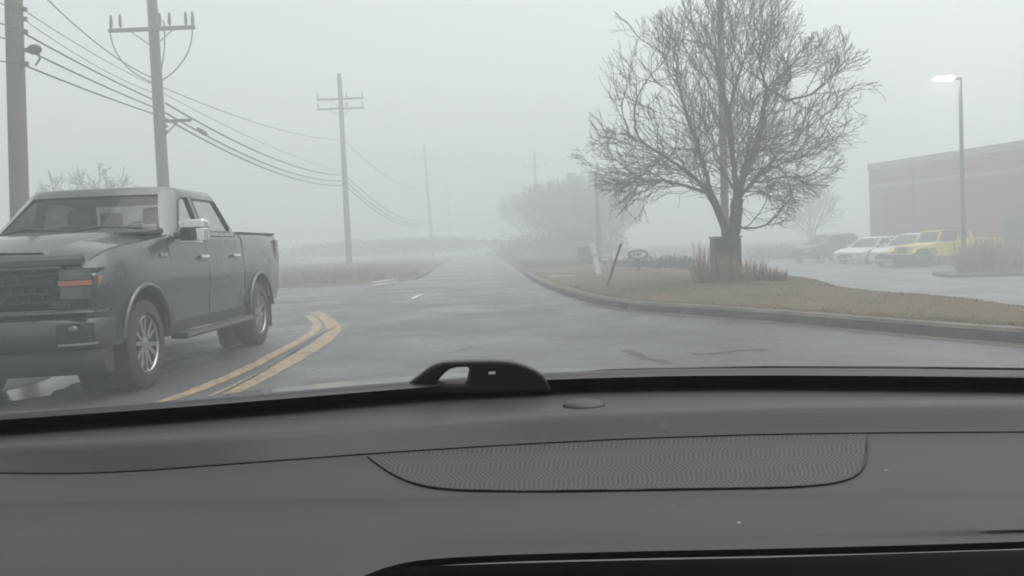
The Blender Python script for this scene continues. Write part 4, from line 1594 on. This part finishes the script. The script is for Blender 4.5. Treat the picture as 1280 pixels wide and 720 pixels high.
bump('upper_bumper', .735, .80, .05, M['paint'], .955)
fb = bump('front_bumper', .47, .715, .0, M['paint'])
va = bump('valance', .25, .465, .06, M['black_plastic'], .93)
for s in (-1, 1):
    rr = []
    for x in (.64, .72, .80, .87, .90):
        y = float(np.interp(x, [0, .4, .7, .85, .93, .97], [-.97, -.965, -.935, -.88, -.80, -.64])) - .014
        rr.append([(s * x, y, .515), (s * x, y - .004, .60), (s * x, y, .685), (s * x, y + .04, .685), (s * x, y + .04, .515)])
    fl = MB().loft(rr).build('fog_lamp_pocket', M['gloss_black'], fb, smooth=40)
    MB().loft([[(s * x, float(np.interp(x, [.7, .85, .93], [-.935, -.88, -.80])) - .022 + dy, z) for dy, z in ((0, .505), (0, .522), (.03, .522), (.03, .505))] for x in (.65, .75, .85, .90, .915)]).build('pocket_trim', M['alloy'], fl)
    MB().ellipsoid((s * .755, -.918, .64), (.05, .025, .03), 12, 8).build('fog_lamp', M['lamp_lens'], fl, smooth=60)
MB().prism([(-.90, .715), (-.82, .72), (-.82, .738), (-.90, .738)], 'x', -.86, .86).build('bumper_gap', M['gloss_black'], truck)
MB().box((-.9, 4.78, .55), (.9, 4.93, .75)).build('rear_bumper', M['chrome'], truck, bevel=.03)
MB().tube([(.90, .62, 1.42), (.905, .66, 1.62)], [.004, .002], 5).build('antenna', M['black_plastic'], truck)
for s in (-1, 1):
    for y in (0, WB):
        wheel(truck, s * .865, y, .412, .27, .262, s)


# ---- generic parked cars (small in the picture, fading in the fog)
def parked_car(loc, rz, paint, label, L=4.7, H=1.45, Wd=1.82, suv=False, group='cars parked in the lot'):
    t = thing('parked_car', loc, label, 'car', group, rz)
    hw = Wd / 2
    wb = L * .585
    fo = L * .2
    belt = H * .63
    hood = H * (.58 if not suv else .60)
    y0, y1 = -fo, L - fo
    st = [(y0, hw * .78, hw * .82, hw * .72, .30, .5, hood * .78, .02), (y0 + .12, hw * .9, hw * .93, hw * .82, .26, .52, hood * .88, .03), (y0 + .45, hw * .96, hw * .99, hw * .88, .24, .55, hood * .95, .04),
          (y0 + 1.15, hw * .97, hw, hw * .90, .24, .56, belt * .98, .02), (y0 + 1.7, hw * .97, hw, hw * .91, .24, .56, belt, 0), (y1 - .9, hw * .97, hw, hw * .91, .24, .56, belt * 1.03, 0), (y1 - .2, hw * .93, hw * .96, hw * .86, .28, .56, belt * 1.03, .0), (y1, hw * .82, hw * .86, hw * .78, .34, .56, belt * .95, 0)]
    b = MB().loft([sect(*s) for s in st]).build('body', M[paint], t)
    wr = .33 if not suv else .36
    cut(b, [cyl_cutter(s * hw * .62 if s > 0 else -1.3, 1.3 if s > 0 else -hw * .62, y, wr, wr + .07) for s in (-1, 1) for y in (0, wb)])
    smooth(b, 35)
    yb0, yt0 = y0 + 1.25, y0 + 2.05
    yt1, yb1 = (y1 - .95, y1 - .35) if not suv else (y1 - .5, y1 - .12)
    bw, tw = hw * .90, hw * .68
    def ring(z, ya, yb, w):
        P = [(0, ya), (w * .6, ya + .03), (w * .9, ya + .14), (w, ya + .35), (w, yb - .3), (w * .88, yb - .06), (0, yb)]
        return ring_gh(z, P)
    zt_ = H - .07
    MB().loft([ring(belt - .04, yb0, yb1, bw), ring((belt + zt_) / 2, (yb0 + yt0) / 2 - .04, (yb1 + yt1) / 2 + .05, (bw + tw) / 2 + .03), ring(zt_, yt0, yt1, tw)]).build('windows', M['far_glass'], t, smooth=40)
    MB().loft([ring(zt_ - .02, yt0 - .03, yt1 + .04, tw + .025), ring(H - .025, yt0 + .1, yt1 - .08, tw * .95), ring(H, yt0 + .35, yt1 - .3, tw * .7)]).build('roof', M[paint], t, smooth=50)
    for s in (-1, 1):
        for A, B in ((((bw * .97) * s, yb0 + .22, belt - .02), ((tw + .01) * s, yt0 + .2, zt_)), (((bw + .012) * s, (yb0 + yb1) / 2 + .1, belt - .02), ((tw + .02) * s, (yb0 + yb1) / 2 + .15, zt_)), (((bw * .99) * s, yb1 - .22, belt - .02), ((tw + .01) * s, yt1 - .2, zt_))):
            A, B = Vector(A), Vector(B)
            mid = (A + B) / 2 + Vector((s * .03, 0, 0))
            MB().tube([A, mid, B], .035, 6).build('pillar', M[paint], t)
        MB().box((s * hw * .52 if s > 0 else -hw * .88, y0 + .0, hood * .62), (hw * .88 if s > 0 else -hw * .52, y0 + .22, hood * .78)).build('headlight', M['clear_lens'], t, bevel=.04)
        MB().ellipsoid((s * (hw + .08), yb0 + .35, belt + .06), (.1, .05, .07), 8, 6).build('mirror', M[paint], t, smooth=60)
        MB().box((s * hw * .6 if s > 0 else -hw * .9, y1 - .1, belt * .75), (hw * .9 if s > 0 else -hw * .6, y1 + .01, belt * .92)).build('tail_light', M['red_lens'], t, bevel=.03)
        for y in (0, wb):
            wheel(t, s * hw * .86, y, wr, .21, wr * .64, s, fine=False, spokes=5)
    MB().box((-hw * .5, y0 - .012, .36), (hw * .5, y0 + .1, .52)).build('grille', M['black_plastic'], t, bevel=.02)
    MB().box((-hw * .34, y0 - .012, hood * .56), (hw * .34, y0 + .1, hood * .70)).build('upper_grille', M['black_plastic'], t, bevel=.02)
    return t


def lotpt(px, Y):
    p = at(px, 320, Y)
    return (p.x, p.y, LOT_Z)


parked_car(lotpt(1118, 42.8), R(-58), 'white_paint', 'white hatchback parked directly beside the yellow pickup', L=4.5, H=1.55)
parked_car(lotpt(1070, 47.5), R(-58), 'white_paint', 'white low sedan parked between the dark car and the hatchback', L=4.7, H=1.42)
parked_car(lotpt(1012, 53), R(-62), 'maroon_paint', 'dark car with a pale roof line, farthest from the yellow pickup', L=4.8, H=1.68, suv=True)

# ---- the yellow pickup with upright screen and flared arches
jp = lotpt(1141, 41.2)
jeep = thing('yellow_pickup', jp, 'bright yellow boxy pickup with upright windshield and flared arches', 'pickup truck', rz=R(-74))
jeep.scale = (.92, 1.07, .89)
hw = .80
jb = MB().loft([[(x, y, z) for x, z in ((-w_, zb), (w_, zb), (w_, zt_ - .05), (w_ - .05, zt_), (-w_ + .05, zt_), (-w_, zt_ - .05))] for y, w_, zb, zt_ in ((-.55, .55, .62, 1.10), (-.50, .58, .60, 1.13), (.55, .70, .55, 1.22), (.65, .78, .5, 1.24), (3.75, .80, .5, 1.24), (4.35, .80, .6, 1.24))]).build('body', M['jeep_yellow'], jeep, bevel=.03)
cut(jb, [cyl_cutter(s * .5 if s > 0 else -1.2, 1.2 if s > 0 else -.5, y, .42, .52) for s in (-1, 1) for y in (0, 3.45)])
MB().box((-.72, 2.75, 1.245), (.72, 4.25, 1.36)).build('bed_cover', M['jeep_yellow'], jeep, bevel=.04)
# screen frame and roll bars
def bar(a, b, r=.045, nm='roof_bar', mt='jeep_yellow'):
    MB().tube([a, b], r, 8).build(nm, M[mt], jeep, smooth=50)


for s in (-1, 1):
    bar((s * .72, .72, 1.22), (s * .64, 1.0, 1.78), .05, 'windshield_pillar')
    bar((s * .72, 1.85, 1.22), (s * .64, 1.85, 1.80), .05, 'door_pillar')
    bar((s * .72, 2.65, 1.22), (s * .64, 2.55, 1.80), .05, 'rear_pillar')
    bar((s * .64, 1.0, 1.80), (s * .64, 2.55, 1.82), .045, 'roof_rail', 'black_plastic')
    MB().loft([[(s * .775, y, z) for y, z in ((.85, 1.26), (1.8, 1.26), (1.8, 1.74), (1.05, 1.74))], [(s * .745, y, z) for y, z in ((.85, 1.26), (1.8, 1.26), (1.8, 1.74), (1.05, 1.74))]]).build('side_window', M['tint'], jeep)
    fl = []
    for k in range(9):
        a = PI * k / 8
        fl.append(a)
    for yy in (0, 3.45):
        pts = [(s * .86, yy - .66, .72), (s * .86, yy - .48, .98), (s * .86, yy + .40, 1.0), (s * .86, yy + .62, .68)]
        mb = MB()
        for a_, b_ in zip(pts, pts[1:]):
            A, B = Vector(a_), Vector(b_)
            mb.loft([[A + Vector((-.13, 0, -.03)), A + Vector((.13, 0, -.03)), A + Vector((.13, 0, .03)), A + Vector((-.13, 0, .03))], [B + Vector((-.13, 0, -.03)), B + Vector((.13, 0, -.03)), B + Vector((.13, 0, .03)), B + Vector((-.13, 0, .03))]])
        mb.build('fender_flare', M['jeep_yellow'], jeep, bevel=.02)
        wheel(jeep, s * .80, yy, .43, .28, .24, s, fine=False, rimm='steel', spokes=5)
        MB().lathe([(.53, s * .5 - .03), (.53, s * .5 + .03)], 'x', 24, (0, yy, .46)).build('wheel_well', M['black_plastic'], jeep)
    MB().lathe([(.001, -.60), (.09, -.59), (.1, -.56), (.1, -.5), (.001, -.5)], 'y', 16, (s * .42, 0, .95)).build('headlight', M['clear_lens'], jeep)
bar((-.64, 1.0, 1.79), (.64, 1.0, 1.79), .05, 'windshield_header')
bar((-.64, 1.85, 1.81), (.64, 1.85, 1.81), .045, 'roof_bar')
bar((-.64, 2.55, 1.81), (.64, 2.55, 1.81), .045, 'roof_bar')
MB().loft([[(-.70, .74, 1.26), (.70, .74, 1.26), (.63, .98, 1.75), (-.63, .98, 1.75)], [(-.70, .755, 1.26), (.70, .755, 1.26), (.63, .995, 1.75), (-.63, .995, 1.75)]]).build('windshield', M['screen'], jeep)
MB().box((-.85, -.82, .50), (.85, -.66, .68)).build('front_bumper', M['black_plastic'], jeep, bevel=.03)
gs = MB()
for k in range(7):
    gs.box((-.27 + k * .09 - .025, -.567, .72), (-.27 + k * .09 + .025, -.545, 1.02))
gs.build('grille', M['black_plastic'], jeep)
for x in (-.4, .4):
    MB().box((x - .22, 1.5, 1.1), (x + .22, 1.65, 1.58)).build('seat', M['seat'], jeep, bevel=.04)

# ---- brick building
B0 = at(1088, 300, 53.5)
B1 = at(1280, 300, 42)
dirw = Vector((B1.x - B0.x, B1.y - B0.y, 0)).normalized()
nrm = Vector((-dirw.y, dirw.x, 0))
if nrm.x < 0:
    nrm = -nrm
Lw = 44.0
bz = LOT_Z - .1
topz = at(1088, 205, 53.5).z
bld = thing('brick_building', (B0.x, B0.y, bz), 'long brown brick building with a pale parapet beyond the parked cars', 'building', rz=math.atan2(dirw.y, dirw.x))
sgn = 1 if (Matrix.Rotation(math.atan2(dirw.y, dirw.x), 3, 'Z') @ Vector((0, 1, 0))).dot(nrm) > 0 else -1
HB = topz - bz
dep = 18 * sgn
# walls with unwrapped brick courses
mb = MB()
y0_, y1_ = (0, dep) if dep > 0 else (dep, 0)
mb.box((0, y0_, 0), (Lw, y1_, HB - .42))
wl = mb.build('wall', M['brick'], bld)
uv = wl.data.uv_layers.new(name='UVMap')
for poly in wl.data.polygons:
    for li in poly.loop_indices:
        co = wl.data.vertices[wl.data.loops[li].vertex_index].co
        uv.data[li].uv = (co.x, co.z) if abs(poly.normal.y) > .5 else (co.y, co.z)
e = .06
MB().box((-e, y0_ - e, HB - .415), (Lw + e, y1_ + e, HB)).build('parapet', M['brick_pale'], bld, bevel=.02)
yf = -.03 if sgn > 0 else .03
zb_ = at(1100, 235, 52.8).z - bz
bd = MB().box((-.03, -.035 if sgn > 0 else -.2, zb_), (Lw * .62, .2 if sgn > 0 else .035, zb_ + .22)).build('band_course', M['brick_pale'], bld)
for x0 in (10.5, 20.5, 31):
    dd_ = MB().box((x0, -.05 if sgn > 0 else -.1, .1), (x0 + 1.1, .1 if sgn > 0 else .05, 2.25)).build('door', M['dark_door'], bld)
    MB().box((x0 + .92, -.11 if sgn > 0 else .05, 1.05), (x0 + 1.0, -.05 if sgn > 0 else .11, 1.2)).build('handle', M['steel'], dd_)
for x0 in (4, 15.6, 26, 37):
    MB().tube([(x0, -.07 * sgn, .1), (x0, -.07 * sgn, HB - .45)], .05, 8).build('downpipe', M['steel'], bld, smooth=50)

# ------------------------------------------------------------------ the car we sit in
car = thing('car', (0, .3, 0), 'car we ride in, its dusty grey dashboard with a speaker cover below the windshield', 'car')
CO = car.location


def cl(p):
    return Vector(p) - CO


LO, HI = -520, 1841


def line(pts, z, lo=LO, hi=HI - 1, step=20):
    xs_, ys_ = [p[0] for p in pts], [p[1] for p in pts]
    out = []
    cols = np.arange(lo, hi + 1, step)
    # smooth the polyline a little
    yy = np.interp(cols, xs_, ys_)
    for _ in range(6):
        y2 = yy.copy()
        y2[1:-1] = (yy[:-2] + yy[1:-1] * 2 + yy[2:]) / 4
        yy = y2
    zz = z if hasattr(z, '__len__') else [z] * len(cols)
    return [cl(gp(float(c), float(y), float(q))) for c, y, q in zip(cols, yy, zz)]


bt = [(-520, 562), (-220, 532), (0, 516), (240, 499), (480, 479), (620, 468), (700, 465), (830, 461), (960, 460), (1120, 461), (1280, 463), (1500, 469), (1840, 484)]
bbm = [(-520, 579), (-220, 549), (0, 533), (240, 514), (480, 498), (620, 490), (700, 487), (830, 483), (960, 480), (1120, 478), (1280, 478), (1500, 484), (1840, 499)]
lB = [(-520, 598), (-220, 574), (0, 560), (160, 553), (320, 546), (480, 532), (640, 519), (800, 512), (960, 506), (1120, 503), (1280, 501), (1500, 505), (1840, 516)]
lC = [(-520, 616), (-220, 592), (0, 591), (70, 593), (160, 590), (320, 578), (480, 566), (640, 556), (800, 548), (960, 543), (1120, 541), (1280, 540), (1500, 542), (1840, 552)]
lD = [(-520, 660), (-220, 640), (0, 632), (185, 626), (320, 626), (480, 624), (640, 620), (800, 618), (960, 617), (1280, 616), (1500, 618)]
lE = [(-220, 760), (300, 752), (420, 738), (450, 712), (480, 700), (520, 694), (640, 688), (800, 684), (960, 681), (1120, 677), (1280, 672), (1500, 662), (1840, 648)]


def off(pts, d):
    return [(x, y + d) for x, y in pts]


# band of black glass seal, rounded
rows = [line(bt, 1.036), line(off(bt, 3), 1.040), line(off(bt, 9), 1.036), line(off(bbm, -3), 1.024), line(bbm, 1.018), line(off(bbm, 3), 1.0)]
MB().grid(rows).build('glass_seal', M['seal'], car, smooth=60)
# dashboard skin: the step below the upper ridge keeps coming nearer as it falls
def line_y(pts, ref, dy):
    """points seen along pts that stand dy nearer than the line ref (in the car's own frame)"""
    xs_, ys_ = [p[0] for p in pts], [p[1] for p in pts]
    cols = np.arange(LO, HI, 20)
    yy = np.interp(cols, xs_, ys_)
    for _ in range(6):
        y2 = yy.copy()
        y2[1:-1] = (yy[:-2] + yy[1:-1] * 2 + yy[2:]) / 4
        yy = y2
    return [cl(at(float(c), float(y), q.y + CO.y - dy)) for c, y, q in zip(cols, yy, ref)]


ridge = line(off(lB, 1), 1.0205)
rowC = line_y(off(lC, -1), ridge, .020)
zC = [p.z + CO.z for p in rowC]
rows = [line(off(bbm, -6), 1.016), line(off(bbm, 2), 1.0195), line(off(lB, -15), 1.0205), line(off(lB, -8), 1.0213), line(off(lB, -3), 1.0222), ridge, line_y(off(lB, 6), ridge, .0035), line_y(off(lB, 12), ridge, .007), line_y(off(lC, -7), ridge, .0165), rowC]
MB().grid(rows).build('upper_dashboard', M['dash_upper'], car, smooth=60)


def zmix(t, end=.9938, drop=.004):
    return [(z - drop) * (1 - t) + end * t for z in zC]


def mid(a, b, t):
    xs_ = sorted({p[0] for p in a} | {p[0] for p in b})
    return [(x, np.interp(x, [p[0] for p in a], [p[1] for p in a]) * (1 - t) + np.interp(x, [p[0] for p in b], [p[1] for p in b]) * t) for x in xs_]


rows = [line(off(lC, -8), zmix(0, drop=.0012)), line(off(lC, 2), zmix(0, drop=.0012)), line(mid(lC, lD, .25), zmix(.25, drop=.0012)), line(mid(lC, lD, .6), zmix(.6, drop=.0012)), line(off(lD, -5), zmix(.95, drop=.0012)), line(lD, .9932), line(off(lD, 4), .9915), line(mid(lD, lE, .3), .9905), line(mid(lD, lE, .6), .989), line(mid(lD, lE, .82), .987), line(off(lE, -6), .985), line(off(lE, 5), .983), line(off(lE, 14), .977)]
low = MB().grid(rows).build('dashboard', M['dash'], car, smooth=60)
# black recess under the lip
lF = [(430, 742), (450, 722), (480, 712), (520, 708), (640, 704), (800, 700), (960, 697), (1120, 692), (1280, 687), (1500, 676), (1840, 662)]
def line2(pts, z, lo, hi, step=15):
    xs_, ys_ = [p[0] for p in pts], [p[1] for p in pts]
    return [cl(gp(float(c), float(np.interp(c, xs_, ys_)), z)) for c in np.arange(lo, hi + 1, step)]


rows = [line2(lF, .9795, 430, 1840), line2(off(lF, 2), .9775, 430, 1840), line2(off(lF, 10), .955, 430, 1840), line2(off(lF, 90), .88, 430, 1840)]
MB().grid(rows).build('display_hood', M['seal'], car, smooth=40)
# speaker cover
top_pts = [(460, 569), (520, 565), (640, 557.5), (800, 549.5), (960, 544.5), (1084, 542.5)]
bot_pts = [(460, 570), (475, 581), (492, 592), (512, 601), (540, 608), (580, 611.5), (640, 612.5), (700, 612.5), (800, 611), (900, 609.5), (980, 608), (1030, 604.5), (1060, 598), (1076, 588), (1083, 572), (1084, 543.5)]
cols = np.linspace(460, 1084, 90)
def skin_z(x, y):
    cx_ = np.arange(LO, HI, 20)
    yc, yd = np.interp(x, [p[0] for p in lC], [p[1] for p in lC]), np.interp(x, [p[0] for p in lD], [p[1] for p in lD])
    t = min(max((y - yc) / (yd - yc), 0), 1)
    return float((np.interp(x, cx_, zC) - .0012) * (1 - t) + .9938 * t)


rows = []
for t in (0, .2, .4, .6, .8, 1):
    row = []
    for c in cols:
        y = float(np.interp(c, [p[0] for p in top_pts], [p[1] for p in top_pts]) * (1 - t) + np.interp(c, [p[0] for p in bot_pts], [p[1] for p in bot_pts]) * t)
        row.append(cl(gp(float(c), y, skin_z(c, y) + .0012)))
    rows.append(row)
MB().grid(rows).build('speaker_cover', M['speaker'], car, smooth=60)
edge = [cl(gp(x, y + .8, skin_z(x, y) + .0008)) for x, y in bot_pts]
MB().tube(spline(edge, 4), .0008, 6).build('speaker_rim', M['seal'], car, smooth=60)
# light sensor
sc_ = cl(gp(730, 507, 1.0215))
MB().ellipsoid(sc_, (.021, .020, .006), 18, 10).build('light_sensor', M['dash_upper'], car, smooth=70)
# bracket at the base of the glass
out_px = [(498, 492), (512, 478), (524, 469), (534, 461), (543, 456), (554, 452.5), (572, 451.5), (591, 451), (615, 450.8), (634, 451.5), (646, 453.5), (658, 457.5), (670, 463), (680, 470), (686, 480), (690, 490)]
hole_px = [(545.5, 480), (550, 473), (556, 466.5), (563, 461.5), (571, 459.5), (587, 459), (585, 468), (583, 479.5)]
Yb = .94


def bracket_poly(pxs, yd):
    return [cl(at(x, y, yd)) for x, y in pxs]


ofs = Vector((0, .016, 0))
P0 = bracket_poly(out_px, Yb)
br = MB().loft([P0, [p + ofs for p in P0]]).build('bracket', M['seal'], car)
H0 = bracket_poly(hole_px, Yb)
hc = MB().loft([[p - Vector((0, .05, 0)) for p in H0], [p + Vector((0, .07, 0)) for p in H0]]).build('cutter', M['seal'])
cut(br, [hc])
bevel(br, .003, 2)
MB().box((-.0035, -.0022, -.0012), (.0035, .001, .0012), Matrix.Translation(cl(at(615, 466, Yb)))).build('slot', M['sticker'], br)
# windshield pane
pb_ = [(-.76, .80, 1.03), (-.5, .93, 1.03), (-.2, 1.0, 1.03), (.1, 1.02, 1.03), (.4, .98, 1.03), (.66, .88, 1.03), (.84, .76, 1.03)]
pt_ = [(-.62, .18, 1.46), (-.4, .26, 1.47), (-.15, .30, 1.48), (.1, .31, 1.48), (.35, .29, 1.48), (.55, .24, 1.47), (.70, .17, 1.46)]
rows = []
for t in np.linspace(0, 1, 7):
    rows.append([cl((a[0] + (b[0] - a[0]) * t, a[1] + (b[1] - a[1]) * t, a[2] + (b[2] - a[2]) * t + .02 * math.sin(PI * t))) for a, b in zip(pb_, pt_)])
MB().grid(rows).build('windshield', M['windshield'], car, smooth=80)
# shell around us: roof, pillars, doors, bonnet
MB().grid([[cl((x, y, 1.475 + .03 * (1 - (x / .75) ** 2) - (.06 if y < -1.2 else 0))) for x in np.linspace(-.72, .80, 9)] for y in (.27, 0, -.6, -1.3, -1.7)]).build('roof', M['headliner'], car, smooth=60)
for a, b in ((pb_[0], pt_[0]), (pb_[-1], pt_[-1])):
    MB().tube([cl(a) + Vector((0, -.02, -.08)), cl(b) + Vector((0, -.05, .02))], .045, 8).build('windshield_pillar', M['headliner'], car, smooth=50)
for x in (-.80, .88):
    MB().box(tuple(cl((x - .04, -1.6, .35))), tuple(cl((x + .04, .85, 1.02)))).build('door', M['seat'], car, bevel=.03)
MB().box(tuple(cl((-.76, -1.6, .4))), tuple(cl((.84, -1.5, 1.3)))).build('rear_seat', M['seat'], car, bevel=.04)
MB().box(tuple(cl((-.76, -1.5, .22))), tuple(cl((.84, .8, .28)))).build('floor_pan', M['seat'], car)
rows = []
for y, z, w in ((1.06, 1.015, .70), (1.15, 1.005, .74), (1.4, .985, .76), (1.8, .93, .76), (2.1, .86, .72), (2.25, .76, .66)):
    rows.append([cl((x * w + .04, y - .12 * abs(x) ** 2, z - .03 * x * x)) for x in np.linspace(-1, 1, 13)])
MB().grid(rows).build('hood', M['hood'], car, smooth=60)
rows = [line2([(690, 466.5), (760, 461.5), (960, 457.5), (1120, 458), (1300, 460)], 1.024, 690, 1300), line2([(690, 467), (760, 466), (960, 463), (1120, 463), (1300, 465)], 1.018, 690, 1300)]
MB().grid(rows).build('cowl', M['hood'], car, smooth=60)

# ------------------------------------------------------------------ air, sky, sun, camera
hz = bpy.data.materials.new('fog')
hz.use_nodes = True
nt = hz.node_tree
nt.nodes.clear()
out = N(nt, 'ShaderNodeOutputMaterial')
pv = N(nt, 'ShaderNodeVolumePrincipled')
pv.inputs['Color'].default_value = (.785, .835, .83, 1)
pv.inputs['Density'].default_value = .0208
pv.inputs['Anisotropy'].default_value = .25
nt.links.new(pv.outputs[0], out.inputs['Volume'])
haze = MB().box((-300, -80, -1.85), (300, 420, 14.5)).build('haze', hz)
tag(haze, 'even grey fog filling the whole place', 'fog', kind='stuff')

w = bpy.data.worlds.new('World')
S.world = w
w.use_nodes = True
nt = w.node_tree
bg = nt.nodes['Background']
sky = N(nt, 'ShaderNodeTexSky', sky_type='NISHITA')
sky.sun_disc = False
SUN_EL, SUN_AZ = 70, 75
sky.sun_elevation = R(SUN_EL)
sky.sun_rotation = R(SUN_AZ)
sky.air_density = 1.0
sky.dust_density = 4.0
sky.ozone_density = 1.0
hs = N(nt, 'ShaderNodeHueSaturation')
hs.inputs['Saturation'].default_value = .12
nt.links.new(sky.outputs[0], hs.inputs['Color'])
nt.links.new(hs.outputs[0], bg.inputs[0])
bg.inputs[1].default_value = .15

sl = bpy.data.lights.new('sun', 'SUN')
sl.energy = 1.5
sl.angle = R(80)
sl.color = (1, .995, .98)
so = bpy.data.objects.new('sun', sl)
COL.objects.link(so)
az = R(SUN_AZ)
dv = Vector((math.sin(az) * math.cos(R(SUN_EL)), math.cos(az) * math.cos(R(SUN_EL)), math.sin(R(SUN_EL))))
so.rotation_euler = (-dv).to_track_quat('-Z', 'Y').to_euler()

cd = bpy.data.cameras.new('camera')
cd.sensor_width = 36
cd.lens = 36 * F / 1280
cd.clip_start = .02
cd.clip_end = 2000
co = bpy.data.objects.new('camera', cd)
COL.objects.link(co)
co.matrix_world = Matrix.Translation(CAM) @ CROT.to_4x4()
S.camera = co

vs = S.view_settings
vs.view_transform = 'Standard'
vs.look = 'None'
vs.exposure = .60
vs.gamma = 1.0
vs.use_curve_mapping = False
S.cycles.use_denoising = True
S.cycles.max_bounces = 8
S.cycles.diffuse_bounces = 3
S.cycles.volume_bounces = 2
S.cycles.transparent_max_bounces = 12
S.cycles.filter_width = 1.9
